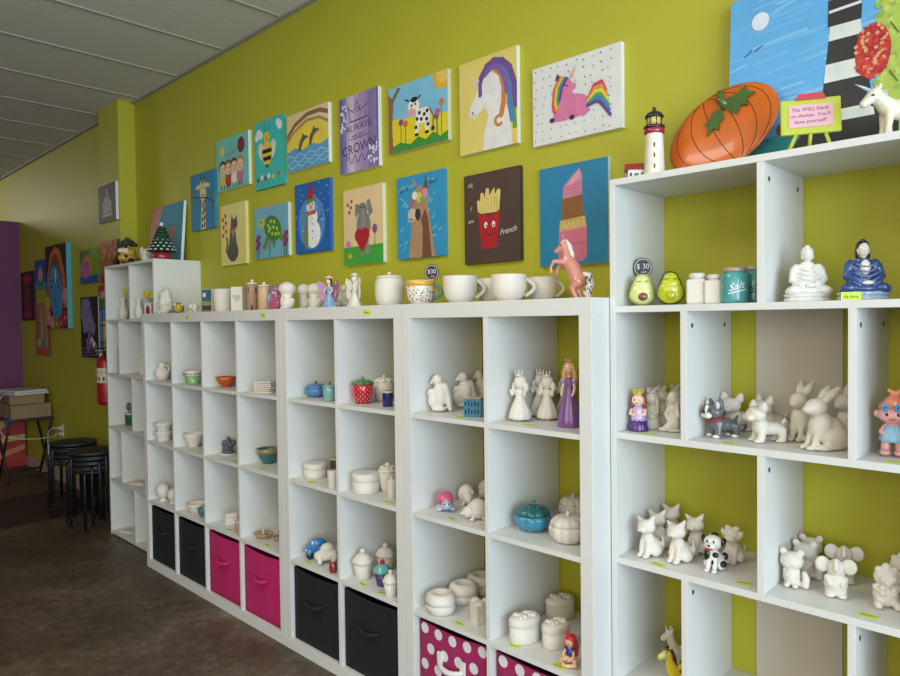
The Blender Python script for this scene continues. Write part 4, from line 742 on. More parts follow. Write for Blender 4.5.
U3, U2, U1 = ZU(3), ZU(2), ZU(1); R0, R1, R2, R3, R4, R5 = [ZR(k) for k in range(6)]; UT = H
B = '#d9d2c6'
L = [
# -- on the cube units
('gnome', 'gnome_figurine', 'tall unpainted gnome figurine standing at the left end of the low shelves', 'figurine', 0.04, 0.13, UT, .165, 25, None, None, None),
('bee_figure', 'bee_figurine', 'small yellow and black painted bee figurine beside the gnome figurine', 'figurine', 0.229, .12, UT, .062, 60, None, .85, None),
('turtle', 'animal_figurine', 'tiny unpainted animal figurine between the painted bee and the picture planter', 'figurine', .36, .15, UT, .062, 20, None, .75, None),
('picture_box', 'picture_planter', 'square planter painted with a moon over green and purple bands', 'planter', .535, .15, UT, .128, 20, None, None, None),
('ribbed', 'ribbed_planter', 'unpainted ribbed planter on top of the low shelves', 'planter', 0.679, .16, UT, .123, 0, None, .95, None),
('heart_mug', 'heart_vase', 'square unpainted vase with a recessed heart', 'vase', .865, .15, UT, .126, 38, None, .9, None),
('bottle', 'painted_tumbler', 'brown tumbler painted with animal patches, white lid', 'tumbler', 1.0, .15, UT, .158, 20, None, None, '#a8826a'),
('bottle', 'plain_tumbler', 'plain tan tumbler with a white lid', 'tumbler', 1.147, .13, UT, .138, 0, None, 1.25, '#c7a883'),
('pinkfig', 'painted_figurine', 'painted pink and blue winged bear figurine on the low shelf top', 'figurine', 1.225, .15, UT, .123, 20, None, 1.1, None),
('mushroom', 'capped_figurine', 'unpainted figurine with a big mushroom cap right beside the pink painted one', 'figurine', 1.378, 0.11, UT, .128, 10, None, 0.95, None),
('mushroom', 'capped_figurine', 'unpainted mushroom cap figurine half hidden behind a similar one', 'figurine', 1.362, 0.212, UT, .122, -10, None, .9, None),
('mushroom', 'capped_figurine', 'unpainted mushroom cap figurine directly left of the black-haired fairy', 'figurine', 1.511, .17, UT, .118, 0, None, .95, None),
('fairy', 'fairy_figurine', 'painted fairy figurine with purple wings, black hair and blue gown', 'figurine', 1.714, .10, UT, .135, 20, None, .95, '#7d9dc0'),
('seated', 'seated_fairy', 'squat seated unpainted figurine between the painted and the plain fairy', 'figurine', 1.676, .21, UT, .105, 10, None, 1.1, None),
('fairy', 'fairy_figurine', 'tall unpainted fairy figurine with folded wings and a hat', 'figurine', 1.850, .13, UT, .14, -5, None, .95, None),
('lidded_jar', 'lidded_jar', 'large unpainted cookie jar with knobbed lid on the shelf top', 'jar', 2.035, .16, UT, .135, 0, None, None, None),
('floral_mug', 'floral_mug', 'mug with painted blue sprigs, yellow rim and teal handle', 'mug', 2.225, 0.15, UT, 0.092, 35, None, None, None),
('price_sign', 'price_sign', 'round black price sign standing behind the floral mug', 'sign', 2.185, 0.25, UT, 0.165, 30, None, .9, '$30'),
('mug', 'plain_mug', 'large unpainted mug directly right of the floral mug', 'mug', 2.43, 0.15, UT, 0.098, 40, 'large unpainted mugs', None, None),
('mug', 'plain_mug', 'unpainted mug mostly hidden between two larger mugs', 'mug', 2.475, 0.275, UT, .09, 40, 'large unpainted mugs', None, None),
('mug', 'plain_mug', 'large unpainted mug in the middle of the shelf top mugs, in front', 'mug', 2.662, 0.14, UT, 0.09, 40, 'large unpainted mugs', 1.05, None),
('mug', 'plain_mug', 'unpainted mug farthest right, standing back beside the pink horse', 'mug', 2.7, 0.275, UT, 0.084, 40, 'large unpainted mugs', 0.95, None),
('rearing_horse', 'horse_figurine', 'pink glazed rearing horse figurine with white mane and speckled tail', 'figurine', 2.905, .15, UT, 0.186, 20, None, .95, None),
# -- row 1 of the cube units
('jug', 'pouring_jug', 'small unpainted jug in the top left cube', 'jug', 0.105, 0.07, U3, .104, 30, None, .95, None),
('ball', 'round_bank', 'unpainted rounded piece half hidden behind the jug in the top left cube', 'jar', .225, .24, U3, .085, 0, None, .9, None),
('cupcake_bowl', 'painted_bowl', 'small green bowl with a white rim painted with red dots', 'bowl', 0.538, 0.052, U3, .075, 0, None, None, None),
('orange_bowl', 'orange_bowl', 'shallow orange glazed bowl in a top row cube', 'bowl', 0.818, 0.095, U3, .052, 0, None, 1.0, None),
('tile_stack', 'tile_stack', 'stack of unpainted square tiles in the fourth cube of the top row', 'tiles', 1.238, 0.082, U3, .058, 20, None, 1.0, None),
('pumpkin', 'pumpkin_jar', 'blue pumpkin jar with dark stem in a top row cube', 'jar', 1.592, 0.11, U3, .072, 0, None, 1.02, '#4f7fb0'),
('small_jar', 'small_jar', 'small teal jar with pink knob beside the blue pumpkin', 'jar', 1.760, 0.061, U3, .082, 0, None, 1.05, '#7fb0a4'),
('strawberry', 'strawberry_jar', 'red strawberry jar with green leafy lid', 'jar', 1.944, 0.09, U3, .105, 0, None, 1.0, None),
('straw_plain', 'strawberry_jar', 'unpainted strawberry jar with leafy lid behind the red one', 'jar', 1.945, 0.2, U3, .108, 0, None, .95, None),
('small_cup', 'small_cup', 'small navy blue cup in front of the unpainted strawberry jar', 'cup', 2.107, 0.081, U3, .062, 0, None, 1.05, '#20286a'),
('parrots', 'parrot_figurine', 'unpainted pair of parrots figurine, front one alone at the left of its cube', 'figurine', 2.374, 0.095, U3, .143, 0, None, .95, None),
('parrots', 'parrot_figurine', 'unpainted parrot pair figurine standing behind the blue box', 'figurine', 2.369, 0.234, U3, .143, 15, None, 1., None),
('parrots', 'parrot_figurine', 'unpainted parrot figurine at the back, cut off by the cube divider', 'figurine', 2.367, 0.325, U3, .145, 0, None, .8, None),
('text_box', 'trinket_box', 'small blue painted box with black pattern', 'box', 2.543, 0.095, U3, .062, 25, None, 1.1, None),
('crowned_girl', 'princess_figurine', 'unpainted crowned girl figurine nearest the left side of her cube', 'figurine', 2.732, 0.105, U3, .16, 0, None, .95, None),
('crowned_girl', 'princess_figurine', 'unpainted crowned girl figurine standing back between two others', 'figurine', 2.725, 0.225, U3, .158, 10, None, .95, None),
('crowned_girl', 'princess_figurine', 'unpainted crowned girl figurine in front, next to the lady in a purple gown', 'figurine', 2.785, 0.181, U3, .155, 5, None, .95, None),
('crowned_girl', 'princess_figurine', 'unpainted crowned girl figurine in the back behind the purple gown', 'figurine', 2.785, 0.285, U3, .152, 0, None, .95, None),
('gown_lady', 'lady_figurine', 'glazed figurine of a blonde lady in a purple gown', 'figurine', 2.925, 0.102, U3, .205, 10, None, 0.85, None),
# -- row 2
('nested_bowl', 'plain_bowl', 'unpainted bowl, lower one of a nested pair', 'bowl', 0.122, 0.064, U2, .056, 0, 'nested unpainted bowls', 1.0, None),
('nested_bowl', 'plain_bowl', 'unpainted bowl, upper one of a nested pair', 'bowl', 0.122, 0.064, U2+.05, .056, 0, 'nested unpainted bowls', 1.02, None),
('bowl', 'plain_bowl', 'single unpainted bowl in the second cube of the second row', 'bowl', 0.458, 0.084, U2, .076, 0, None, 1.0, None),
('small_cup', 'small_cup', 'small dark cup right behind the single unpainted bowl', 'cup', .59, .09, U2, .05, 0, None, 1., '#1d2230'),
('rock', 'shell_dish', 'dark grey speckled rock shell piece on a white dish', 'decoration', 0.815, 0.1, U2, .092, 0, None, 0.8, None),
('teal_bowl', 'glazed_bowl', 'teal glazed bowl with a tan rim', 'bowl', 1.173, 0.117, U2, .072, 0, None, 1.0, None),
('bowl', 'plain_bowl', 'small unpainted bowl at the right edge behind the teal glazed bowl', 'bowl', 1.315, .23, U2, .05, 0, None, .9, None),
('round_box', 'round_box', 'smaller unpainted round lidded box beside a small plain cup', 'box', 1.592, 0.1, U2, .062, 0, None, 1.05, None),
('small_cup', 'small_cup', 'small dark and yellow banded cup behind the white cup', 'cup', 1.551, 0.232, U2, .058, 0, None, 1.0, '#6a5a36'),
('small_cup', 'small_cup', 'small unpainted cup in front right of the round box', 'cup', 1.806, 0.037, U2, .07, 0, None, 1.0, B),
('round_box', 'round_box', 'larger unpainted round lidded box beside the flower jar', 'box', 1.966, 0.082, U2, .077, 0, None, .92, None),
('flower_jar', 'flower_jar', 'unpainted jar with flowers modelled on its lid', 'jar', 2.020, 0.149, U2, .112, 0, None, .85, None),
('flower_jar', 'flower_jar', 'smaller unpainted jar with lid of flowers, at the divider', 'jar', 2.124, 0.080, U2, .082, 0, None, .6, None),
('pink_turtle', 'turtle_figurine', 'glazed turtle figurine with pink shell and grey-blue body', 'figurine', 2.395, 0.097, U2, .066, 50, None, .95, None),
('hedgehog', 'hedgehog_figurine', 'unpainted hedgehog figurine behind the pink turtle', 'figurine', 2.402, 0.203, U2, .074, 55, None, .85, None),
('hedgehog', 'hedgehog_figurine', 'unpainted hedgehog figurine in front, at the right of its cube', 'figurine', 2.553, 0.084, U2, .072, -30, None, .9, None),
('hedgehog', 'hedgehog_figurine', 'unpainted hedgehog figurine at the very back of its cube', 'figurine', 2.395, 0.312, U2, .072, 20, None, .75, None),
('pumpkin', 'pumpkin_jar', 'teal glazed pumpkin jar with green lid', 'jar', 2.765, 0.125, U2, .096, 0, None, .93, '#3f8fa0'),
('pumpkin', 'pumpkin_jar', 'unpainted pumpkin jar standing in the back', 'jar', 2.780, 0.329, U2, .085, 0, None, .82, None),
('pumpkin', 'pumpkin_jar', 'unpainted pumpkin jar in front at the right of its cube', 'jar', 2.918, 0.097, U2, .098, 0, None, .85, None),
# -- row 3
('ball', 'round_bank', 'unpainted round ball shaped vase, left and larger of two', 'vase', 0.130, 0.050, U1, .105, 0, None, 1.0, None),
('ball', 'round_bank', 'unpainted round ball shaped vase, right one at the divider', 'vase', 0.222, 0.066, U1, .084, 0, None, 1.0, None),
('plate_bowl', 'plain_plate', 'unpainted shallow dish tilted behind the small blue bowl', 'dish', 0.503, 0.071, U1, .05, 0, None, 1.05, None),
('bowl', 'small_bowl', 'small blue bowl with brown inside in front of the shallow dish', 'bowl', 0.624, 0.048, U1, .045, 0, None, .8, '#4a7486'),
('heart_box', 'heart_box', 'unpainted heart shaped box in the third row', 'box', 0.85, 0.09, U1, .06, 20, None, .85, None),
('small_cup', 'small_cup', 'small pinkish cup beside the heart shaped box', 'cup', 1.014, 0.041, U1, .058, 0, None, .9, '#b9928a'),
('bird_bath', 'incense_dish', 'brown shallow dish holding a small cone and stones', 'dish', 1.184, 0.078, U1, .055, 0, None, .85, None),
('figurine_dish', 'figurine_dish', 'small dish with a dark upright figure in its centre', 'dish', 1.274, 0.103, U1, .06, 0, None, .8, None),
('car', 'toy_car', 'blue painted toy car with eyes on its windscreen', 'toy car', 1.597, 0.096, U1, .088, -25, None, 1.05, '#3a7cb4'),
('car', 'toy_car', 'unpainted toy car beside the blue one', 'toy car', 1.694, 0.075, U1, .092, -25, None, .88, None),
('round_top', 'small_jar', 'small dark red round jar in front of the unpainted toy car', 'jar', 1.812, 0.027, U1, .048, 0, None, .8, '#8a2f3a'),
('cupcake', 'cupcake_jar', 'unpainted cupcake jar at the left front of its cube', 'jar', 1.946, 0.075, U1, .118, 0, None, .88, None),
('cupcake', 'cupcake_jar', 'unpainted cupcake jar standing at the back', 'jar', 1.945, 0.195, U1, .112, 0, None, .9, None),
('cupcake', 'cupcake_jar', 'painted cupcake jar with teal frosting, purple case and red cherry', 'jar', 2.066, 0.076, U1, .1, 0, None, .85, '#6fb3b0'),
('cupcake', 'cupcake_jar', 'unpainted cupcake jar in front right of the painted one', 'jar', 2.167, 0.030, U1, .098, 0, None, .75, None),
('donut', 'donut_box', 'unpainted donut shaped box with lid, front left', 'box', 2.406, 0.057, U1, .070, 0, None, .95, None),
('donut', 'donut_box', 'unpainted donut shaped box behind the front left one', 'box', 2.403, 0.179, U1, .070, 0, None, .95, None),
('heart', 'heart_box', 'unpainted heart shaped box beside the donut boxes', 'box', 2.564, 0.09, U1, .078, 30, None, .62, None),
('donut', 'donut_box', 'unpainted donut shaped box at the back, partly cut off by the divider', 'box', 2.394, 0.284, U1, .070, 0, None, .95, None),
('oval', 'oval_box', 'unpainted oval box with leaves on its lid, front left', 'box', 2.758, 0.086, U1, .088, 70, None, .82, None),
('oval', 'oval_box', 'unpainted oval box with leaves on its lid, at the back', 'box', 2.744, 0.301, U1, .080, 60, None, .86, None),
('oval', 'oval_box', 'unpainted oval box with leaves on its lid, behind the red-haired figurine', 'box', 2.854, 0.122, U1, .084, 75, None, .78, None),
('sitting_girl', 'girl_figurine', 'painted figurine of a sitting girl with red hair and blue top', 'figurine', 2.956, 0.05, U1, .098, 0, None, 1.08, None),
('fairy', 'fairy_figurine', 'unpainted winged figurine behind the red-haired sitting girl', 'figurine', 2.965, 0.15, U1, .09, 0, None, 0.75, None),
# -- right bookcase
('avocado', 'avocado_shaker', 'light green avocado shaker with brown stone', 'shaker', 3.142, .155, R1, .092, 30, None, 1.12, '#cfd48a'),
('avocado', 'avocado_shaker', 'darker yellow-green avocado shaker with dark skin', 'shaker', 3.226, .155, R1, .096, 30, None, 1.1, '#b4b81e'),
('price_sign', 'price_sign', 'round black price sign above the light green avocado shaker', 'sign', 3.116, 0.205, R1, 0.145, 35, None, .95, '$ 30'),
('square_jar', 'square_jar', 'unpainted square jar directly right of the darker avocado', 'jar', 3.303, .155, R1, .084, 15, None, 1.0, None),
('square_jar', 'square_jar', 'unpainted square jar directly left of the teal salt jar', 'jar', 3.351, .155, R1, .078, 15, None, 1.0, None),
('mason_jar', 'salt_jar', 'teal jar shaker lettered Salt in white', 'shaker', 3.405, 0.15, R1, 0.092, 30, None, 1.12, 'Salt'),
('mason_jar', 'pepper_jar', 'teal jar shaker lettered Pepper in black', 'shaker', 3.428, 0.224, R1, 0.098, 30, None, 1.12, 'Pepper'),
('buddha', 'buddha_statue', 'unpainted white seated buddha statue', 'statue', 3.571, .18, R1, .134, 32, None, .92, None),
('buddha', 'buddha_statue', 'seated buddha statue painted with blue robe and black hair', 'statue', 3.691, .18, R1, .138, 32, None, .92, '#2f4a90'),
('small_princess', 'princess_figurine', 'painted princess figurine with yellow crown and purple skirt', 'figurine', 3.124, .16, R2, .122, 15, None, 1., '#4b2d74'),
('small_princess', 'princess_figurine', 'unpainted crowned princess figurine right behind the painted princess', 'figurine', 3.131, 0.226, R2, .12, 15, None, .9, None),
('small_princess', 'princess_figurine', 'unpainted crowned princess figurine third back, left of the mermaid', 'figurine', 3.128, 0.291, R2, .121, 15, None, .95, None),
('small_princess', 'princess_figurine', 'unpainted crowned princess figurine at the very back of her cube', 'figurine', 3.142, 0.353, R2, .122, 15, None, .95, None),
('mermaid', 'mermaid_figurine', 'unpainted mermaid figurine in front at the divider', 'figurine', 3.209, 0.2, R2, 0.12, 10, None, 0.78, None),
('grey_bulldog', 'bulldog_figurine', 'grey glazed bulldog figurine with white muzzle and red collar', 'figurine', 3.349, 0.195, R2, .102, -38, None, 1.02, None),
('bulldog', 'bulldog_figurine', 'unpainted bulldog figurine right behind the grey one', 'figurine', 3.345, 0.31, R2, .112, -20, None, 1.0, None),
('bulldog', 'bulldog_figurine', 'unpainted bulldog figurine in front, between the grey one and the bunnies', 'figurine', 3.464, .195, R2, .106, -45, None, 1.05, None),
('bulldog', 'bulldog_figurine', 'unpainted bulldog figurine at the back, left of the standing bunny', 'figurine', 3.432, 0.325, R2, .108, -40, None, 1.0, None),
('bunny', 'bunny_figurine', 'unpainted sitting bunny figurine, middle one, left of the front bunny', 'figurine', 3.527, 0.285, R2, .158, -10, None, 0.92, None),
('bunny', 'bunny_figurine', 'unpainted sitting bunny figurine, the front one and largest', 'figurine', 3.604, 0.185, R2, .156, -35, None, 1.02, None),
('bunny', 'bunny_figurine', 'unpainted sitting bunny figurine at the back, cut off by the divider', 'figurine', 3.625, 0.325, R2, .155, -20, None, 0.9, None),
('doll', 'doll_figurine', 'painted doll figurine with coral hair, blue flowers and blue dress', 'figurine', 3.748, .20, R2, 0.155, 10, None, 0.93, None),
('cat', 'cat_figurine', 'unpainted cat figurine at the front left corner of its shelf', 'figurine', 3.153, .165, R3, .126, -8, None, 1.02, None),
('cat', 'cat_figurine', 'unpainted cat figurine in front, second from the left', 'figurine', 3.238, .178, R3, .127, -8, None, 1.02, None),
('cat', 'cat_figurine', 'unpainted cat figurine behind the front left corner cat', 'figurine', 3.142, 0.252, R3, .124, -8, None, 1.02, None),
('cat', 'cat_figurine', 'unpainted cat figurine farthest back on its shelf', 'figurine', 3.143, 0.34, R3, .124, -8, None, 1.02, None),
('cat', 'cat_figurine', 'unpainted cat figurine in the second line, left of the dalmatian', 'figurine', 3.247, .275, R3, .126, -8, None, 1.02, None),
('spotted_dog', 'dalmatian_figurine', 'black and white spotted dog figurine with a red smile', 'figurine', 3.337, .18, R3, 0.11, 5, None, 1.12, None),
('sitting_dog', 'puppy_figurine', 'unpainted sitting puppy figurine behind the spotted one', 'figurine', 3.350, .275, R3, .112, 5, None, 1.05, None),
('squirrel', 'bear_figurine', 'unpainted curly tailed bear figurine nearest the front', 'figurine', 3.529, .20, R3, 0.098, 10, None, 0.95, None),
('squirrel', 'bear_figurine', 'unpainted curly tailed bear figurine, middle of three in line', 'figurine', 3.534, .285, R3, 0.1, 10, None, 0.95, None),
('squirrel', 'bear_figurine', 'unpainted curly tailed bear figurine at the back of the line', 'figurine', 3.531, 0.345, R3, 0.1, 10, None, 0.95, None),
('elephant', 'elephant_figurine', 'unpainted big-eared elephant figurine, front one', 'figurine', 3.63, .20, R3, 0.1, 15, None, 0.98, None),
('elephant', 'elephant_figurine', 'unpainted big-eared elephant figurine, back one', 'figurine', 3.618, 0.315, R3, 0.1, 15, None, 0.98, None),
('owl', 'lion_figurine', 'stout unpainted animal figurine at the right edge, front one', 'figurine', 3.733, .21, R3, .106, 25, None, .92, None),
('owl', 'lion_figurine', 'stout unpainted animal figurine at the right edge, back one', 'figurine', 3.745, .315, R3, .108, 20, None, .9, None),
('plain_unicorn', 'unicorn_figurine', 'unpainted lying unicorn figurine low on the right bookcase', 'figurine', 3.165, 0.3, R4, .118, -48, None, .95, None),
('yellow_horse', 'horse_figurine', 'yellow glazed foal figurine with brown mane in front of the plain unicorn', 'figurine', 3.215, 0.185, R4, 0.118, -42, None, 0.95, None),
('white_unicorn', 'unicorn_figurine', 'cream unicorn figurine with pastel mane standing on the tall bookcase', 'figurine', 3.745, 0.17, R0, 0.128, -50, None, 0.95, None),
# -- left bookcase
('vase', 'plain_vase', 'unpainted vase, left one of the pair in the far left bookcase', 'vase', -0.752, .18, R1, .15, 0, None, .8, None),
('vase', 'plain_vase', 'smaller unpainted vase just right of the divider in the far left bookcase', 'vase', -0.368, 0.133, R1, .13, 0, None, .8, None),
('lantern', 'lantern_house', 'white house shaped lantern with a red door', 'lantern', -0.298, 0.175, R1, .112, 35, None, .9, '#d9d2c6'),
('lantern', 'lantern_house', 'red house shaped lantern right of the white one', 'lantern', -0.215, 0.205, R1, .118, 35, None, .8, '#9c2228'),
('pyramid', 'pyramid_vase', 'tall tapering unpainted vase in the far left bookcase', 'vase', -0.766, .135, R2, .165, 20, None, .9, None),
('canister', 'canister', 'square unpainted canister in the far left bookcase', 'canister', -0.375, 0.17, R2, .12, 20, None, 1., None),
('small_cup', 'green_cup', 'dark green cup below a round black sign in the far left bookcase', 'cup', -0.735, .20, R3, .082, 0, None, 1.2, '#1f5a38'),
('price_sign', 'price_sign', 'round black price sign above the dark green cup', 'sign', -0.785, 0.215, R3, .15, 30, None, .8, '$12'),
('round_top', 'small_jar', 'small black rounded jar next to the left upright of the low shelves', 'jar', -.165, .15, R3, .045, 0, None, .9, '#1c1c20'),
('dish_tile', 'plain_tray', 'flat unpainted tray in the fourth row of the far left bookcase', 'tray', -0.47, 0.16, R4, .04, 20, None, 1.3, None),
('dish_tile', 'plain_tray', 'flat unpainted tray in the lowest row of the far left bookcase', 'tray', -0.68, 0.16, R5, .035, 20, None, 1.3, None),
]
for a in L:
    model, name, lab, cat, x, y, z, s, rz, grp, w, col = a
    put(model, name, lab, cat, x, y, z+.0004, s, rz, grp, w, col)

# price tags: small yellow-green slips of paper
TG = [(.527, .05, U3, 'in front of the green bowl'), (.841, .04, U3, 'in front of the orange bowl'), (1.225, .04, U3, 'in front of the tile stack'), (1.608, .03, U3, 'in front of the blue pumpkin jar'), (2.03, .03, U3, 'in front of the strawberry jar'), (2.533, .035, U3, 'in front of the blue trinket box'), (2.811, .05, U3, 'in front of the crowned girls'),
 (.241, .025, U2, 'in front of the nested bowls'), (.555, .03, U2, 'in front of the single bowl in the second row'), (1.011, .03, U2, 'beside the dark rock shell'), (1.27, .03, U2, 'in front of the teal bowl'), (1.666, .03, U2, 'in front of the left round box'), (2.159, .032, U2, 'in front of the small flower jar'), (2.486, .035, U2, 'in front of the pink turtle'),
 (.943, .03, U1, 'in front of the heart box of the third row'), (1.3, .03, U1, 'in front of the incense dish'), (1.635, .03, U1, 'in front of the blue toy car'), (2.0, .03, U1, 'in front of the left cupcake jar'), (2.13, .025, U1, 'in front of the painted cupcake jar'), (2.522, .03, U1, 'in front of the donut boxes'), (2.76, .03, U1, 'in front of the left oval box'), (2.935, .02, U1, 'at the feet of the red-haired figurine'),
 (3.176, .115, R2, 'in front of the small princesses'), (3.404, .118, R2, 'in front of the grey bulldog'), (3.768, .12, R2, 'in front of the coral-haired doll'), (3.205, .115, R3, 'in front of the unpainted cats'), (3.434, .135, R3, 'right of the spotted dog'), (3.716, .128, R3, 'in front of the stout animal figurine')]
for i, (x, y, z, w) in enumerate(TG):
    put('price_tag', 'price_tag', 'small yellow-green price tag '+w, 'price tag', x, y, z+.0006, .04, [12, -6, 20, 4][i % 4])
for x, w in ((.60, 'first from the left'), (1.354, 'second from the left'), (2.09, 'below the cookie jar')):
    o = put('price_tag', 'price_tag', 'small yellow-green price tag stuck on the top board edge, '+w, 'price tag', x, -.0012, 1.465, .04, 0); o.rotation_euler = (PI/2, 0, 0)
o = put('price_tag', 'price_tag', 'yellow-green price tag leaning on the base of the blue buddha', 'price tag', 3.682, .118, R1+.0085, .042, 32); o.rotation_euler = (PI/2, 0, math.radians(32))

# flowers standing in the vase and lanterns
def bouquet(loc, n, label, hgt):
    r = empty('flower_bunch', loc); tag(r, label, 'flowers'); mb = MB(); g = M('#4a6a2c', .7); yl = M('#d6c31e', .6, .15, 60); random.seed(int(abs(loc[0])*100)); f = MB()
    for i in range(n):
        a = 2*PI*i/n; x, y = .03*math.cos(a)*(n > 1), .02*math.sin(a)*(n > 1); z = hgt+random.uniform(-.008, .012)
        mb.tube([(x*.15, y*.15, -.03, .0015), (x, y, z, .0015)], g, 6)
        for k in range(7): b = 2*PI*k/7; f.ell((x+.014*math.cos(b), y-.004, z+.014*math.sin(b)), (.012, .009, .012), yl, sub=2)
        f.ell((x, y-.007, z), (.006, .005, .006), M('#c98a1c', .6), sub=1)
    link('stem', mb.mesh('stem'), r); link('blossom', f.mesh('blossom'), r)
bouquet((-.70, .18, R1+.145), 1, 'single yellow flower standing in the left unpainted vase', .03)
bouquet((-.292, .175, R1+.135), 3, 'yellow flower bunch standing on the white lantern house', .012)
bouquet((-.215, .205, R1+.141), 2, 'yellow flower bunch standing on the red lantern house', .015)

# ---- on top of the tall bookcase at the right
def lighthouse():
    r = empty('lighthouse_figurine', (3.162, .19, R0)); tag(r, 'white glazed lighthouse figurine with red band and black dome', 'figurine'); w = glaze('#e2dcd0'); k = glaze('#1c1c26'); rd = glaze('#9c1f38')
    def P(n, mb, p=None): return link(n, mb.mesh(n), p or r)
    mb = MB(); mb.lathe([(.030, 0), (.030, .004), (.0245, .125), (.0245, .13)], w, 40); t = P('tower', mb)
    for i, z in enumerate((.035, .066, .095)):
        mb = MB(); a = math.radians(-62); R = .0295-.0055*z/.125+.0002; mb.box(-.002, .002, -.001, .001, -.006, .006, k, 0, Matrix.Translation((R*math.cos(a), R*math.sin(a), z)) @ Matrix.Rotation(a+PI/2, 4, 'Z')); P('window', mb, t)
    mb = MB(); mb.lathe([(.027, .13), (.029, .133), (.029, .143), (.026, .146)], rd, 36); P('gallery', mb)
    mb = MB(); mb.lathe([(.029, .145), (.030, .147), (.030, .152), (.022, .154)], k, 36); P('railing', mb)
    mb = MB(); mb.lathe([(.020, .153), (.021, .175), (.019, .177)], glaze('#cdb95c'), 8); lr = P('lantern_room', mb)
    for i in range(8):
        a = 2*PI*i/8; mb = MB(); mb.tube([(.0212*math.cos(a), .0212*math.sin(a), .153, .0013), (.0212*math.cos(a), .0212*math.sin(a), .177, .0013)], k, 6); P('glazing_bar', mb, lr)
    mb = MB(); mb.lathe([(.026, .176), (.027, .179), (.022, .188), (.01, .195), (.004, .197), (.006, .201), (.005, .206), (.001, .208)], k, 32); P('dome', mb)
    h = empty('keeper_house', (3.105, .185, R0)); h = h; tag(h, 'small white glazed cottage figurine with red roof beside the lighthouse', 'figurine'); h.rotation_euler.z = math.radians(38)
    mb = MB(); mb.box(-.024, .024, -.018, .018, 0, .036, w, .001); link('walls', mb.mesh('walls'), h)
    mb = MB(); mb.prism([(-.024, .034), (.024, .034), (0, .056)], -.03, .03, rd, Matrix.Rotation(PI/2, 4, 'Z')); link('roof', mb.mesh('roof'), h)
    mb = MB(); mb.box(-.006, .006, -.0195, -.0175, .002, .024, glaze('#27305c')); link('door', mb.mesh('door'), h)
    for x in (-.016, .016): mb = MB(); mb.box(x-.0035, x+.0035, -.0195, -.0175, .016, .026, k); link('window', mb.mesh('window'), h)
    mb = MB(); mb.box(-.034, -.028, -.012, -.006, 0, .024, rd, .001); link('post_box', mb.mesh('post_box'), h)
lighthouse()

# ------------------------------------------------------------------ painted canvases
c = Canvas(.312, .35, '#1f7aa6', '#2a86b0')   # giraffe
Y1 = '#dcc98c'; BR = '#5a3418'
c.P(Y1, (40, 0), (62, 0), (58, 55), (47, 55)); [c.P(BR, (u, v), (u+7, v+1), (u+8, v+7), (u+2, v+8)) for u, v in ((43, 2), (52, 4), (44, 13), (52, 16), (47, 25), (53, 30), (48, 38), (52, 46))]
c.O(Y1, 52, 62, 13, 12).O(Y1, 52, 74, 15, 7).O(Y1, 32, 76, 10, 3.5, 10).O(Y1, 72, 76, 10, 3.5, -10).L(Y1, 4, (45, 78), (44, 88)).L(Y1, 4, (58, 78), (60, 88)).O(BR, 44, 89, 4).O(BR, 60, 89, 4).O('#1a1a1a', 46, 73, 2).O('#1a1a1a', 58, 73, 2)
c.L('#3a2a20', 3, (2, 62), (30, 58), (65, 54), (98, 44)).L('#1a1a1a', 2, (46, 60), (58, 60)); [c.O('#3f7a3a', u, v, 4, 7, r) for u, v, r in ((10, 54, 20), (14, 68, -30), (80, 60, 30), (18, 47, 0), (88, 40, 10))]
c.put(-0.110, YW, 2.013, 'canvas painting of a giraffe chewing a twig on a blue ground, on the green wall', 'paintings hung on the green wall')
c = Canvas(.371, .30, '#6cc0b0')              # children
c.O('#d8cc4c', 18, 78, 7).txt('#a03c8c', 'HOORAY', 47, 68, 11, 8).O('#7a2a3a', 78, 78, 11, 15)
for i, (u, hcol, bc) in enumerate(((20, '#3a2a1c', '#d8c04c'), (38, '#6a4a20', '#a83038'), (56, '#4a2a1a', '#e0ded6'), (74, '#b8903c', '#c86a9c'))):
    c.O(bc, u, 20, 10, 15).L('#5a3a28', 3, (u-4, 3), (u-4, 10)).L('#5a3a28', 3, (u+4, 3), (u+4, 10)).O(hcol, u, 43, 12, 15).O('#e6c4a4', u, 40, 10, 12).O('#1a1a1a', u-3, 42, 1.2).O('#1a1a1a', u+3, 42, 1.2).L('#1a1a1a', 1, (u-3, 35), (u+3, 35))
c.put(0.234, YW, 2.213, 'light teal canvas with four small cartoon children and a balloon', 'paintings hung on the green wall')
c = Canvas(.287, .366, '#3fb8b0', '#2aa59c')  # bee
[c.O('#e6e8e4', u, v, r, r*.8) for u, v, r in ((10, 78, 7), (17, 82, 9), (24, 79, 7), (84, 90, 7), (90, 86, 8))]
c.O('#d8d4c4', 26, 55, 11, 14, 20).O('#d8d4c4', 64, 55, 11, 14, -20).O('#e0c42c', 45, 50, 17, 18).O('#e0c42c', 45, 74, 10, 9).P('#18181a', (29, 57), (61, 57), (62, 51), (28, 51)).P('#18181a', (29, 46), (61, 46), (58, 40), (33, 40)).P('#18181a', (38, 34), (52, 34), (45, 28)).L('#18181a', 1.5, (42, 82), (36, 92)).L('#18181a', 1.5, (48, 82), (55, 92)).O('#18181a', 41, 76, 1.4).O('#18181a', 49, 76, 1.4).A('#18181a', 1.2, 45, 73, 4, 3, 200, 340)
for i, u in enumerate((12, 26, 38, 50, 66, 84)): c.L('#2f7a3c', 1.5, (u, 3), (u, 12)).O(('#8a3a4a', '#e8e6dc', '#8a3a4a', '#e8e6dc', '#d8c850', '#9a6a40')[i], u, 14+3*(i % 2), 4.5, 3.6)
c.put(0.670, YW, 2.163, 'turquoise canvas with a standing bumble bee, clouds and flowers', 'paintings hung on the green wall')
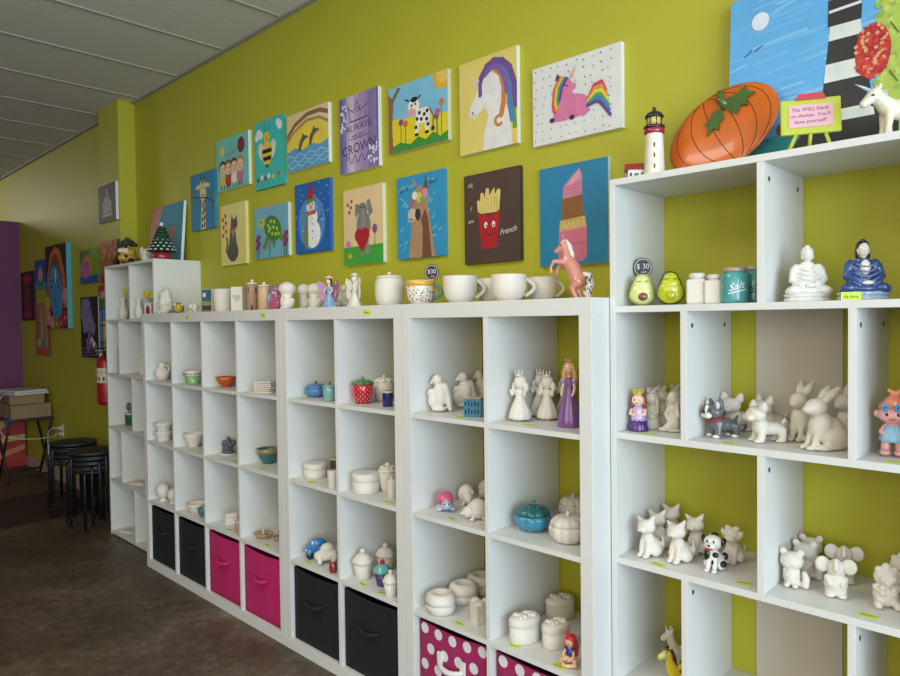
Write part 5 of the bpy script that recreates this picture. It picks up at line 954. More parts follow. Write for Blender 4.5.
c = Canvas(.36, .289, '#e0c84c', '#e6e4dc')   # dolphins at sunset
c.P('#dcc89a', (0, 100), (100, 100), (100, 60), (85, 78), (60, 86), (30, 80), (0, 52)).L('#8a6440', 6, (0, 62), (20, 80), (50, 92), (80, 92), (100, 84)).L('#a8805a', 4, (0, 54), (20, 70), (50, 82), (80, 80), (100, 68)).O('#e8cc2c', 50, 45, 24, 26).P('#5a9cc4', (0, 0), (100, 0), (100, 40), (80, 34), (60, 40), (40, 33), (20, 40), (0, 34))
[c.L('#9cc8dc', 1.5, *[(u, v+3*math.sin(u*.25+v)) for u in range(0, 101, 5)]) for v in (8, 16, 25)]
for u, v in ((38, 48), (64, 54)): c.P('#5a5560', (u-10, v-14), (u-7, v), (u, v+9), (u+10, v+9), (u+16, v+4), (u+8, v+3), (u+1, v-3), (u-4, v-14)).P('#5a5560', (u-1, v+8), (u+2, v+15), (u+6, v+8)).P('#5a5560', (u-14, v-18), (u-7, v-12), (u-1, v-18), (u-7, v-15))
c.put(0.998, YW, 2.210, 'canvas painting of two dolphins leaping in front of a yellow sunset', 'paintings hung on the green wall')
c = Canvas(.289, .354, '#dcd07c', '#ddd48c')  # cat
G = '#57534f'; c.O(G, 48, 22, 22, 17).P(G, (32, 28), (40, 62), (58, 62), (66, 26)).O(G, 55, 66, 14, 9).P(G, (42, 70), (46, 84), (53, 73)).P(G, (57, 73), (66, 82), (68, 68)).L(G, 6, (30, 16), (22, 26), (28, 38), (24, 46)).O('#8a2430', 50, 67, 5, 3.5).O('#8a2430', 61, 67, 5, 3.5).P('#c87a50', (42, 57), (62, 58), (54, 52), (50, 40), (46, 52))
for u, v in ((10, 76), (20, 82), (12, 64), (22, 70), (10, 50), (22, 56)): c.O('#b82630', u-1.6, v+1, 3, 2.5).O('#b82630', u+1.8, v+1, 3, 2.5).P('#b82630', (u-4.4, v), (u+4.6, v), (u, v-5))
c.put(0.269, YW, 1.771, 'yellow canvas with a grey cat in sunglasses and red hearts', 'paintings hung on the green wall')
c = Canvas(.342, .277, '#6fa8bc', '#dcdcd4')  # turtle
c.O('#3f7a30', 55, 56, 26, 24, -25); [c.O('#b8c83c', u, v, 3.2, 3.6) for u, v in ((42, 62), (50, 70), (60, 68), (48, 56), (58, 58), (68, 54), (54, 46), (64, 44), (72, 44), (44, 52))]
c.P('#5a8a34', (36, 42), (24, 20), (34, 16), (46, 38)).P('#5a8a34', (70, 38), (88, 22), (90, 34), (78, 48)).P('#5a8a34', (54, 30), (58, 14), (64, 30)).O('#b0b85c', 22, 70, 11, 10).O('#1a1a1a', 20, 72, 2)
for u, cc in ((8, '#7a3a5a'), (14, '#8a4a6a'), (46, '#9a6a80'), (88, '#8a3a6a'), (94, '#7a3a5a')): c.L('#3f6a34', 2.5, (u, 0), (u+1, 30)); [c.O(cc, u+1+(2 if k % 2 else -2), 22+7*k, 3.2, 5) for k in range(4 if u != 46 else 2)]
c.put(0.652, YW, 1.784, 'light blue canvas with a green sea turtle among purple plants', 'paintings hung on the green wall')
c = Canvas(.302, .352, '#1f5ca6', '#2a66b0')  # snowman
c.O('#4f88c4', 48, 42, 38, 38).O('#e8eaec', 50, 26, 23, 20).O('#e8eaec', 49, 50, 16, 13).O('#d8cccc', 46, 66, 13, 10).P('#a02638', (32, 70), (60, 74), (50, 95), (44, 97)).P('#5a8a50', (30, 68), (62, 73), (61, 78), (31, 74)).P('#b84a3c', (32, 58), (62, 60), (60, 54), (34, 52)).P('#5a8a50', (32, 56), (24, 20), (30, 4), (38, 8), (38, 54)).L('#b84a3c', 3, (32, 48), (30, 8)).O('#c87820', 47, 64, 3).O('#1a1a1a', 42, 68, 1.4).O('#1a1a1a', 51, 69, 1.4).L('#1a1a1a', 1.5, (66, 44), (76, 50), (80, 46)).L('#1a1a1a', 1.5, (76, 50), (78, 55))
[c.O('#1a2a4a', 50, v, 1.5) for v in (20, 30, 40, 48)]; random.seed(21); [c.O('#dce6f0', random.uniform(3, 97), random.uniform(30, 97), .9) for _ in range(34)]
c.put(1.059, YW, 1.782, 'blue canvas with a snowman wearing a red hat and green scarf', 'paintings hung on the green wall')
c = Canvas(.284, .353, '#9c86b4', '#e4e2da')  # crown
for u, cc in ((0, '#6a5f9c'), (8, '#8478ac'), (18, '#b8a4c4'), (26, '#c8b8cc'), (38, '#b49cbc'), (50, '#a48cb4'), (62, '#9a86b8'), (74, '#83709e'), (88, '#8a78ac'), (95, '#71639a')): c.P(cc, (u, 0), (100, 0), (100, 100), (u, 100))
K = '#3a3048'; c.L(K, 1.4, (30, 66), (24, 84), (38, 77), (46, 92), (55, 77), (72, 84), (68, 67), (30, 66)).L(K, 1.2, (22, 88), (24, 84)).A(K, 1.3, 48, 80, 3, 3, 0, 360).L(K, 1.2, (24, 65), (76, 67)).txt(K, 'ALWAYS', 49, 57, 13, 2).txt(K, 'wear your', 49, 47, 7, 2).L(K, 1, (24, 42), (76, 44)).txt(K, 'CROWN', 50, 30, 18, 4).L(K, 1.4, *[(18+i*3, 16+5*math.sin(i*1.1)) for i in range(20)])
random.seed(31); [c.O('#e6e2ea', 4+random.uniform(0, 14), 55+random.uniform(0, 34), 2.2, 1.8) for _ in range(18)]; [c.O('#e6e2ea', 74+random.uniform(0, 22), 4+random.uniform(0, 26), 2.2, 1.8) for _ in range(18)]
c.put(1.449, YW, 2.130, 'purple canvas lettered ALWAYS wear your CROWN under a drawn crown', 'paintings hung on the green wall')
c = Canvas(.363, .284, '#7ab8d4', '#d8d4bc')  # cow
c.P('#dcc828', (0, 0), (100, 0), (100, 40), (0, 52)).P('#3f8a34', (0, 0), (100, 0), (100, 14), (88, 8), (76, 17), (64, 9), (52, 16), (38, 8), (20, 14), (0, 8)).O('#d8a838', 92, 96, 16, 22).O('#e0bc60', 92, 97, 10, 14).P('#8a6044', (0, 0), (8, 0), (6, 40), (9, 78), (22, 96), (17, 98), (6, 84), (0, 92))
W_ = '#e2e0d8'; c.P(W_, (46, 20), (52, 20), (53, 34), (62, 34), (63, 22), (70, 22), (72, 50), (66, 56), (48, 56)).O(W_, 44, 62, 10, 11).O('#dca8a0', 41, 54, 8, 6).L('#1a1a1a', 2, (36, 72), (30, 76)).L('#1a1a1a', 2, (50, 72), (56, 75)).O('#1a1a1a', 45, 72, 6, 4).O('#1a1a1a', 41, 64, 1.6).O('#1a1a1a', 47, 65, 1.6).L('#6a5a50', 2, (71, 52), (77, 40), (76, 24)).O('#3a2a24', 76, 22, 3, 4)
[c.O('#1a1a1a', u, v, 2.4, 2.8) for u, v in ((54, 50), (62, 46), (57, 40), (67, 50), (50, 42), (66, 38), (48, 30), (68, 30))]; [c.P('#1a1a1a', (u, 17), (u+6, 17), (u+6, 21), (u, 21)) for u in (46, 63)]
for u, v, cc in ((22, 44, '#7a4a8c'), (30, 40, '#c86a28'), (82, 38, '#7a4a8c'), (90, 56, '#d8702c'), (84, 44, '#b85a8c')): c.L('#4a8a3a', 1.2, (u, 10), (u, v)).O(cc, u, v, 4, 5)
c.put(1.804, YW, 2.163, 'canvas painting of a spotted cow on a yellow meadow with tree', 'paintings hung on the green wall')
c = Canvas(.287, .354, '#dcc090', '#e0dccc')  # elephant
c.P('#3f9c3a', (0, 0), (100, 0), (100, 24), (0, 24)).O('#7c7876', 52, 50, 18, 18).O('#7c7876', 50, 70, 12, 10).P('#7c7876', (42, 78), (36, 60), (30, 66), (32, 80)).P('#7c7876', (60, 80), (68, 84), (76, 66), (66, 60)).P('#8a8684', (44, 12), (52, 12), (50, 32), (44, 34)).P('#8a8684', (58, 12), (66, 12), (64, 34), (56, 32)).L('#8a8684', 8, (50, 70), (54, 60), (50, 50))
c.O('#a8202c', 40, 38, 11, 9).O('#a8202c', 56, 38, 11, 9).P('#a8202c', (30, 34), (66, 34), (48, 14)); [c.O('#b02a3a', u, v, 3) for u, v in ((12, 80), (20, 76), (16, 70), (22, 84))]; c.O('#7a4a8a', 80, 44, 6, 6).L('#5a6a3a', 1.5, (80, 20), (80, 38)).O('#c87aa0', 12, 28, 7, 5).O('#d89a3c', 16, 12, 6, 3.5).O('#1a1a1a', 46, 74, 1.5).O('#1a1a1a', 54, 74, 1.5).L('#e0d0b8', 1, (88, 85), (94, 60))
c.put(1.467, YW, 1.696, 'canvas painting of a grey elephant holding a big red heart', 'paintings hung on the green wall')
c = Canvas(.29, .353, '#2f8cb8', '#3a8cb4')   # llama
random.seed(41); [c.L('#6ab4d0', 2, (u, v), (u+random.uniform(4, 10), v+random.uniform(-6, 6))) for u, v in [(random.uniform(2, 90), random.uniform(5, 95)) for _ in range(46)]]
T1, T2 = '#a88462', '#6e4a34'; c.P(T1, (26, 0), (32, 40), (30, 52), (34, 74), (46, 86), (60, 82), (66, 66), (72, 40), (82, 0)).P(T2, (54, 0), (56, 34), (52, 46), (62, 58), (68, 44), (74, 0)).P(T2, (58, 82), (64, 98), (68, 78)).P(T1, (38, 84), (34, 96), (46, 88)).O('#c8b49a', 34, 52, 10, 8).O('#8a6a7c', 34, 67, 7, 6).O('#3a3040', 46, 52, 6, 7).O('#d8c04c', 50, 72, 6, 6).O('#c88a9c', 62, 76, 6, 6).O('#7aa060', 56, 69, 5, 4).O('#e0d8cc', 40, 75, 6, 5).L('#1a1a1a', 1.5, (28, 48), (36, 46)).txt('#1f5c80', 'llama', 16, 84, 8, 12, .3).txt('#1f5c80', 'love', 78, 88, 8, 8, .3)
c.put(1.850, YW, 1.698, 'blue canvas with a brown llama wearing flowers and dark glasses', 'paintings hung on the green wall')
c = Canvas(.29, .357, '#d8c46a', '#e8e6dc')   # unicorn
W_ = '#dedbd8'; c.P(W_, (42, 0), (92, 0), (88, 30), (76, 54), (70, 76), (54, 82), (42, 76), (34, 66), (20, 50), (18, 42), (26, 36), (36, 42), (46, 46), (52, 36), (44, 18)).P('#c8c4c4', (22, 86), (38, 70), (32, 66)).P(W_, (44, 78), (42, 90), (52, 80)).O('#26222c', 38, 62, 3.5, 2).O('#7a7078', 24, 43, 2, 1.6).L('#5a5058', 1, (22, 38), (30, 41))
for cc, wd, pts in (('#5a9a3c', 7, [(74, 84), (88, 76), (94, 60), (94, 40), (96, 18)]), ('#4a7cb0', 8, [(66, 88), (80, 80), (88, 64), (88, 44), (92, 26)]), ('#c8783c', 8, [(64, 84), (74, 76), (79, 62), (78, 46), (74, 34)]), ('#6a4a8c', 9, [(40, 78), (50, 88), (62, 92), (76, 89), (88, 80), (96, 62), (98, 40)]), ('#7a58a0', 7, [(46, 80), (58, 86), (70, 84), (80, 72), (84, 56)]), ('#6a4a8c', 6, [(44, 82), (38, 72), (38, 60)])):
    c.L(cc, wd, *pts); [c.O(cc, u, v, wd*.48) for u, v in pts]
c.A('#c8783c', 4, 70, 28, 6, 5, 40, 320)
c.put(2.232, YW, 2.083, 'yellow canvas with a white unicorn head and rainbow mane', 'paintings hung on the green wall')
c = Canvas(.359, .277, '#d6d6d2', '#e8e6e0')  # lying unicorn
random.seed(51); [c.O(('#3a3a40', '#8a7a80')[i % 2], 4+9.4*(i % 10)+random.uniform(-2, 2), 6+11*(i//10)+random.uniform(-2, 2), .7, .9) for i in range(90)]
PK = '#cf6f98'; c.O(PK, 46, 40, 22, 15, -4).P(PK, (30, 40), (34, 66), (46, 66), (50, 46)).O(PK, 38, 68, 9, 9).O(PK, 46, 64, 6, 5).P(PK, (26, 34), (24, 26), (40, 24), (42, 30)).P(PK, (50, 30), (60, 24), (68, 30), (60, 36)).P('#d8a0a0', (44, 76), (52, 90), (48, 74)).P('#2a2a5a', (28, 76), (30, 84), (36, 78)).O('#2a2050', 24, 28, 3, 3).O('#2a2050', 47, 26, 3, 3)
for i, cc in enumerate(('#c83040', '#d88a2c', '#d8c838', '#4a9a4c', '#3a70b4', '#5a3a7c')):
    c.L(cc, 2.6, (34+i*1.6, 80-i*.8), (27+i*1.8, 66), (25+i*1.8, 46+i*2), (28+i, 36+3*i)); c.L(cc, 3, (64, 40-i), (72+i*.6, 58-4*i), (80-i*.3, 60-5*i), (84+i, 48-6*i), (78+2*i, 34-3*i))
c.L('#2a2050', 1, (38, 68), (43, 66))
c.put(2.594, YW, 2.052, 'white dotted canvas with a lying pink unicorn with rainbow tail', 'paintings hung on the green wall')
c = Canvas(.28, .349, '#4a3830', '#3f2f28')   # fries
c.P('#d8c070', (26, 55), (24, 70), (30, 70), (31, 78), (36, 78), (38, 72), (41, 82), (46, 82), (47, 74), (51, 78), (56, 82), (57, 74), (62, 80), (67, 78), (64, 55))
[c.L('#a8883c', .8, (u, 56), (u-1+k % 3, 72)) for k, u in enumerate((30, 35, 40, 45, 50, 55, 60))]
c.P('#a81a24', (25, 58), (34, 54), (46, 52), (58, 54), (66, 58), (60, 16), (32, 16)).O('#e6e0d8', 40, 42, 3, 3.5).O('#e6e0d8', 54, 42, 3, 3.5).O('#1a1a1a', 41, 41, 1.5).O('#1a1a1a', 54, 41, 1.5).A('#1a1a1a', 1.3, 47, 35, 7, 4, 190, 350)
c.txt('#d8d2c8', 'Hi,', 12, 88, 7, 0, .4).txt('#d8d2c8', 'I', 12, 62, 7, 0, .4).txt('#d8d2c8', 'am', 12, 48, 6.5, 0, .4).txt('#d8d2c8', 'French', 79, 33, 8.5, 8, .4)
c.put(2.251, YW, 1.650, 'dark brown canvas with a red smiling box of fries lettered French', 'paintings hung on the green wall')
c = Canvas(.28, .349, '#1f7ba4', '#cfdcdc')   # lipstick
c.P('#c87a94', (36, 64), (36, 78), (50, 88), (60, 94), (64, 88), (64, 66)).P('#d898a8', (40, 78), (52, 88), (60, 92), (62, 84), (50, 80)).P('#8a5a30', (34, 44), (34, 66), (64, 68), (66, 46)).P('#c8a860', (30, 34), (31, 45), (68, 47), (70, 36)).P('#d0708c', (30, 34), (70, 36), (70, 8), (64, 3), (34, 2), (28, 8)); [c.L('#e0c89c', 1, (34+7*i, 37), (37+7*i, 43), (40+7*i, 37)) for i in range(5)]
c.P('#d88aa4', (34, 6), (38, 5), (38, 32), (34, 32)).L('#a8506c', 1, (30, 20), (70, 21))
c.put(2.621, YW, 1.618, 'blue canvas with a giant pink lipstick, above the pink rearing horse', 'paintings hung on the green wall')
# wall beyond the column
GL = 'paintings on the far green wall'
c = Canvas(.44, .487, '#2a1c1c', '#1a1414'); c.O('#a82a34', 50, 84, 34, 10).O('#a82a34', 50, 13, 30, 9).P('#8a2430', (22, 84), (30, 84), (34, 12), (26, 12)).P('#8a2430', (70, 84), (78, 84), (74, 12), (66, 12)).O('#5a4a3c', 50, 58, 14, 14).O('#4a3a34', 50, 36, 16, 20).O('#7a6a5a', 50, 62, 7, 6)
c.put(-3.934, YW, 1.483, 'dark canvas with red ornament at the left end of the far wall', GL)
c = Canvas(.39, .274, '#2f5ca0', '#2f5ca0'); c.P('#3a9ab4', (0, 0), (100, 0), (100, 22), (0, 22)).O('#d89aa8', 46, 46, 20, 22).P('#d89aa8', (30, 56), (62, 56), (48, 82)).O('#3f8a50', 48, 14, 22, 10)
c.put(-3.455, YW, 1.783, 'small blue canvas with a pink flame shape above a green base', GL)
c = Canvas(.40, .503, '#a8742c', '#5a3a1c'); c.L('#c8943c', 16, (80, 100), (84, 20)).L('#8a5420', 10, (12, 100), (10, 20)).P('#8aa8b0', (34, 20), (40, 60), (46, 96), (54, 96), (58, 60), (66, 20)).O('#4a8a94', 52, 22, 22, 9).O('#c8b474', 26, 24, 16, 8).P('#b85a20', (0, 0), (100, 0), (100, 14), (0, 12)).L('#a83a30', 3, (40, 70), (42, 30))
c.put(-3.470, YW, 1.146, 'orange and ochre canvas low on the far wall left of the large face', GL)
c = Canvas(.585, .75, '#3f2024', '#4ca8b8', .038)
c.P('#c87a34', (2, 20), (6, 60), (24, 90), (48, 98), (72, 92), (92, 64), (99, 24), (86, 24), (50, 30), (14, 22)).P('#a83428', (6, 24), (12, 62), (30, 84), (46, 90), (62, 84), (80, 60), (88, 24)).P('#3f7a50', (16, 30), (20, 62), (36, 80), (48, 84), (60, 78), (74, 58), (78, 30)).P('#4a94c4', (12, 58), (26, 70), (44, 78), (60, 72), (78, 56), (80, 30), (70, 12), (54, 4), (36, 14), (18, 34))
c.P('#1a1a1a', (42, 80), (52, 80), (48, 70)).P('#d8e0e0', (44, 70), (52, 70), (52, 56), (48, 52)).A('#1a2a4a', 1.6, 28, 52, 12, 6, 20, 160).A('#1a2a4a', 1.6, 62, 52, 12, 6, 20, 160).O('#1a2a4a', 28, 50, 5, 1.8).O('#1a2a4a', 62, 50, 5, 1.8).L('#1a4a6a', 1.6, (46, 60), (44, 30), (50, 24), (54, 26)).O('#2f7aa4', 50, 18, 8, 2)
for u, v, cc in ((10, 12, '#d88a94'), (28, 6, '#d88a94'), (88, 12, '#b82a34'), (70, 6, '#b82a34'), (50, 5, '#7a8a3a'), (92, 38, '#d89aa8'), (8, 30, '#d8a83c')):
    [c.O(cc, u+8*math.cos(a), v+6*math.sin(a), 5.5, 3.6) for a in [2*PI*i/6 for i in range(6)]]; c.O('#d8c87c', u, v, 3, 2)
c.put(-3.044, YW, 1.405, 'large deep canvas with a blue face under a red and orange arch', GL)
c = Canvas(.42, .277, '#7aa82c', '#5a8a2c'); c.P('#6a7a40', (0, 100), (60, 100), (50, 70), (0, 60)).P('#2f5ca8', (0, 0), (100, 0), (100, 22), (0, 22)).O('#d8963c', 40, 52, 28, 32).O('#c86ab0', 30, 42, 26, 28).O('#8a6a90', 40, 56, 8, 10)
c.put(-2.175, YW, 1.776, 'small green canvas with overlapping pink and orange balloons', GL)
c = Canvas(.41, .502, '#2a2630', '#dcd8cc')
random.seed(61); c.P('#8a7cac', (8, 96), (48, 98), (66, 70), (84, 50), (72, 36), (50, 44), (16, 40), (4, 70)).P('#7a6c98', (40, 44), (56, 40), (58, 14), (48, 12)).P('#8a7cac', (30, 30), (42, 32), (44, 10), (34, 10)); [c.O(('#4a4460', '#b0a4c8')[i % 2], random.uniform(8, 70), random.uniform(44, 92), 2.2, 1.8) for i in range(46)]; [c.L('#6c6c8a', 2, (0, v), (100, v+2)) for v in (3, 8, 14)]
c.put(-2.190, YW, 1.161, 'dark canvas with a purple textured animal, low near the column', GL)
CY = .273
c = Canvas(.34, .27, '#2b2728', '#dcdad2'); W_ = '#c8c4c0'    # a plain drawn castle
for u, h in ((50, 90), (40, 66), (60, 66), (30, 56), (70, 56)): c.L(W_, 1.6, (u-4, 16), (u-4, h-14), (u, h), (u+4, h-14), (u+4, 16)).L(W_, 1, (u-4, h-14), (u+4, h-14)).L(W_, .8, (u-4, h-26), (u+4, h-26))
c.L(W_, 2, (22, 16), (78, 16)).A(W_, 1.5, 50, 16, 6, 18, 0, 180); random.seed(71); [c.O(W_, random.uniform(28, 72), random.uniform(18, 50), .9, 1.2) for _ in range(50)]
c.put(-1.376, CY, 2.186, 'black canvas with a white line drawing of towers, high on the column', 'paintings on the column')
c = Canvas(.335, .305, '#b87434', '#4a2c1a'); random.seed(72)
for i in range(16): u = 6+6*i; c.L('#3a2010', 1.6, (u, 0), (u+random.uniform(-5, 5), 40), (u+random.uniform(-9, 9), 80), (u+random.uniform(-12, 12), 98))
[c.O(('#d8b070', '#c83c24', '#d88a3c')[i % 3], random.uniform(4, 96), random.uniform(55, 96), 3, 3) for i in range(50)]; c.P('#a83428', (0, 0), (100, 0), (100, 10), (0, 22))
c.put(-1.371, CY, 1.740, 'orange canvas with dark bare trees on the column, beside the bookcase top', 'paintings on the column')
c = Canvas(.335, .488, '#5a8ac0', '#3f6ab0'); c.P('#d8c44c', (22, 0), (60, 0), (60, 40), (22, 46)).P('#a83c3a', (0, 78), (100, 78), (100, 100), (0, 100)).P('#3f7a3c', (0, 66), (100, 70), (100, 80), (0, 80)).P('#c8a0b0', (10, 80), (60, 82), (50, 92), (14, 90)).P('#8a4a24', (60, 0), (100, 0), (100, 36), (60, 30)).P('#2f4a9c', (40, 40), (96, 38), (96, 60), (50, 62)); [c.L('#1a1a1a', 3, (0, v), (100, v+3)) for v in (12, 38, 64)]; c.L('#1a1a1a', 3, (24, 0), (20, 66))
c.put(-1.422, CY, 1.238, 'tall colourful patchwork canvas low on the column behind the bookcase', 'paintings on the column')

# leaning canvases
c = Canvas(.50, .395, '#2c87a0', '#e2e8e6', .018); c.P('#c07058', (0, 0), (0, 100), (40, 100), (28, 78), (22, 50), (16, 0))
for k in range(9): c.A('#5aa0a8', 1, 84, 10, 30+8*k, 40+7*k, 90, 170)
c.O('#8a5a3c', 66, 46, 15, 14, 20).O('#3a5a50', 66, 46, 9, 9).O('#a84a38', 66, 46, 4, 7).L('#5a3a28', 1.6, (50, 60), (66, 66), (82, 60))
c.put(-.69, .349, R0+.002, 'blue and coral canvas with a big eye leaning on top of the left bookcase', None, -4.5)
c = Canvas(.416, .50, '#5aa3d6', '#8cb83c', .02); c.eps = .000012
random.seed(81); [c.L(random.choice(('#6badda', '#66a9d8', '#7bb6de')), 1.6, (u, v), (u+random.uniform(12, 34), v+random.uniform(1, 4))) for u, v in [(random.uniform(-8, 90), random.uniform(30, 98)) for _ in range(60)]]
c.P('#2a8c94', (0, 0), (60, 0), (52, 20), (0, 15)).P('#22221f', (34, 0), (100, 0), (100, 26), (58, 27), (47, 16)); [c.O('#8a3430', 34+4*i, 21, 2.2, 3.4) for i in range(6)]; [c.O('#8a9a4c', 36+4*i, 18.5, 2, 1.5) for i in range(5)]
K = '#262628'; WS = '#cfd2cc'; c.P(K, (56, 6), (90, 6), (78, 76), (63, 76))
def band(v0, v1):
    f = lambda v, s: (56+7*(v-6)/70) if s else (90-12*(v-6)/70)
    c.P(WS, (f(v0, 1), v0), (f(v0, 0), v0), (f(v1, 0), v1), (f(v1, 1), v1))
band(20, 26); band(41, 50.5); band(62.5, 70)
c.P(K, (61, 70), (79.5, 70), (80, 84), (61, 84)).P(WS, (61.5, 77), (79.5, 78), (79.5, 79.5), (61.5, 78.5)).L('#8a9090', .8, (63, 84), (63, 90)).L('#8a9090', .8, (78, 84), (78, 90)).P('#303236', (65, 84), (77, 84), (76, 94), (66, 94)).O('#a83a2c', 71, 95, 5, 3)
c.O('#d4dae0', 20, 84, 5.6, 5); c.L('#1c2a3a', .7, (10, 66), (13, 67.5), (14.5, 69)).L('#1c2a3a', .7, (17, 68), (20, 69.5), (22, 70))
c.P('#a3b84c', (90, 24), (100, 20), (100, 92), (95, 88), (91, 76), (89, 60)); [c.O(random.choice(('#a3b84c', '#b5c25c', '#8ea83e')), 91+random.uniform(-3, 8), random.uniform(28, 86), 1.8, 1.6) for i in range(70)]
c.O('#b8282c', 86, 52, 9.5, 14); [c.O(random.choice(('#b8282c', '#c8362c', '#a01c24', '#c8452c', '#cf9a6c')), 86+9.5*math.cos(t)*q, 52+14*math.sin(t)*q, 1.1, .9) for t, q in [(random.uniform(0, 2*PI), random.uniform(0, 1)**.5) for i in range(190)]]
[c.L('#4a5a2c', .7, (95, v), (99, v-6)) for v in (80, 64, 40)]
c.put(3.318, .335, R0+.001, 'big canvas with a black and white striped lighthouse leaning on the wall', None, -4)

# round plate painted as a pumpkin, leaning on the big canvas
r = empty('pumpkin_plate', (3.325, .258, R0)); tag(r, 'large tilted orange pumpkin plate leaning on the wall', 'plate')
mt = Matrix.Translation((0, 0, .1265)) @ Matrix.Rotation(math.radians(-14), 4, 'X') @ Matrix.Rotation(math.radians(-30), 4, 'Y')
mb = MB(); om = M('#cf6414', .3, .14, 9, 0, 0, .3); n = 72; ys = lambda q: -.006+.014*q**4; prof = [0]+[(q, ys(q)) for q in (.15, .3, .45, .6, .72, .82, .9, .96, 1.0)]+[(.97, .016), (.5, .012)]+[0]; PW, PH = .158, .118
rings = []
for q, y in prof[1:-1]: rings.append([mb.bm.verts.new(mt @ Vector((PW*q*math.cos(a), y, PH*q*math.sin(a)))) for a in [2*PI*i/n for i in range(n)]])
fs = [mb.bm.faces.new((A[k], A[(k+1) % n], B[(k+1) % n], B[k])) for A, B in zip(rings, rings[1:]) for k in range(n)] + [mb.bm.faces.new(rings[0][::-1]), mb.bm.faces.new(rings[-1])]
mb._fin(fs, om, True); pl = link('dish', mb.mesh('dish'), r)
for i, s in enumerate((-.85, -.5, -.12, .28, .62, .9)):
    mb = MB(); mb.tube([tuple(mt @ Vector((PW*s*math.cos(t)*.96, ys(.97*math.hypot(s*math.cos(t), math.sin(t)))-.0003, PH*.97*math.sin(t))))+(.0011,) for t in [-PI/2+PI*k/14 for k in range(15)]][1:-1], M('#5a2c10', .4), 6); link('painted_rib', mb.mesh('painted_rib'), r)
mb = MB(); gl = glaze('#46622a')
mb.tube([tuple(mt @ Vector(q[:3]))+(q[3],) for q in ((.04, -.008, .045, .013), (.036, -.014, .072, .010), (.048, -.016, .092, .009))], gl, 10); link('stem', mb.mesh('stem'), r)
for pts in ([(0, .05), (-.02, .052), (-.035, .04), (-.052, .035), (-.05, .022), (-.06, .005), (-.04, .012), (-.03, 0), (-.022, .016), (-.008, .02)], [(0, .05), (.02, .062), (.04, .055), (.07, .062), (.062, .045), (.078, .03), (.055, .03), (.05, .012), (.035, .022), (.02, .008), (.012, .024)]):
    mb = MB(); mb.prism([(x*1.15+.03, z*1.15-.008) for x, z in pts], -.0135, -.006, gl, mt); link('leaf', mb.mesh('leaf'), r)

# little easel sign
r = empty('easel_sign', (3.583, .165, R0)); tag(r, 'small yellow-green easel holding a pink handwritten card', 'sign'); r.rotation_euler.z = math.radians(26)
eg = M('#b3bc3a', .5); R_ = Matrix.Translation((0, 0, .044)) @ Matrix.Rotation(math.radians(-8), 4, 'X')
mb = MB(); mb.box(-.066, .066, -.005, .005, 0, .088, eg, .004, R_); link('board', mb.mesh('board'), r)
mb = MB(); mb.box(-.048, .048, -.0065, -.005, .016, .072, M('#dba8b4', .7), 0, R_); cd_ = link('card', mb.mesh('card'), r)
mb = MB(); km = M('#4a2a38', .6)
for i, t in enumerate(('The WILL blank', "on shelves. You'll", 'have yourself!')):
    V, F = text_geo(t, .0125, .2)
    for f in F: mb._fin([mb.bm.faces.new([mb.bm.verts.new(R_ @ Vector((V[k].x-.002, -.0068, .06-.015*i+V[k].y+.02*V[k].x))) for k in f])], km, False)
link('handwriting', mb.mesh('handwriting', False), cd_)
for x0, x1, y in ((-.03, -.05, -.004), (.0, -.0, .03), (.03, .045, -.004)): mb = MB(); mb.tube([(x0, 0, .05, .0045), (x1, y, .002, .0045)], eg, 8); link('leg', mb.mesh('leg'), r)
mb = MB(); mb.prism([(-.034, .128), (.034, .128), (.027, .143), (-.027, .143)], .004, .016, M('#b8282c', .4)); link('clip', mb.mesh('clip'), r)

# ------------------------------------------------------------------ on top of the left bookcase
r = empty('car_planter', (-.60, .16, R0)); tag(r, 'yellow car shaped planter holding a dark succulent', 'planter'); r.rotation_euler.z = math.radians(35)
yl = glaze('#c8a03c'); put_m = lambda n, mb, p=None: link(n, mb.mesh(n), p or r)
me = sculpt('body', [E(0, 0, .045, .058, .075, .03), E(0, .01, .082, .048, .055, .035)], yl, .006); link('body', me, r)
for x in (-.055, .055):
    for y in (-.045, .05): mb = MB(); mb.tube([(x-.008, y, .02, .02), (x+.008, y, .02, .02)], M('#1c1c1c', .6), 16); put_m('wheel', mb)
mb = MB(); mb.box(-.036, .036, -.050, -.044, .08, .105, M('#d8d4c8', .3), .004); put_m('windscreen', mb)
mb = MB(); mb.ell((-.035, -.07, .052), (.012, .01, .012), M('#2a2420', .3), sub=2); put_m('headlight', mb); mb = MB(); mb.ell((.035, -.07, .052), (.012, .01, .012), M('#2a2420', .3), sub=2); put_m('headlight', mb)
s = empty('succulent', (-.60, .16, R0+.112)); tag(s, 'dark green succulent growing in the yellow car planter', 'plant'); mb = MB(); gm_ = M('#33452c', .6, .3, 40); random.seed(91)
for i in range(60): a = random.uniform(0, 2*PI); q = random.uniform(.005, .058); mb.ell((q*math.cos(a), q*math.sin(a), .012+.055*(1-q/.07)*random.uniform(.4, 1)), (.014, .008, .014), gm_, (random.uniform(-40, 40), random.uniform(-40, 40), 0), sub=2)
link('foliage', mb.mesh('foliage'), s)
r = empty('footed_cup', (-.385, .19, R0)); tag(r, 'unpainted footed cup between the car planter and the ceramic tree', 'cup')
mb = MB(); mb.lathe([(.022, 0), (.026, .006), (.02, .02), (.034, .04), (.036, .085), (.032, .085), (.028, .04), (.002, .03)], bisque(), 32); put_m('cup', mb); mb = MB()
for k in range(4): a = PI/2*k+.4; mb.ell((.03*math.cos(a), .03*math.sin(a), .09), (.009, .009, .012), bisque(), sub=2)
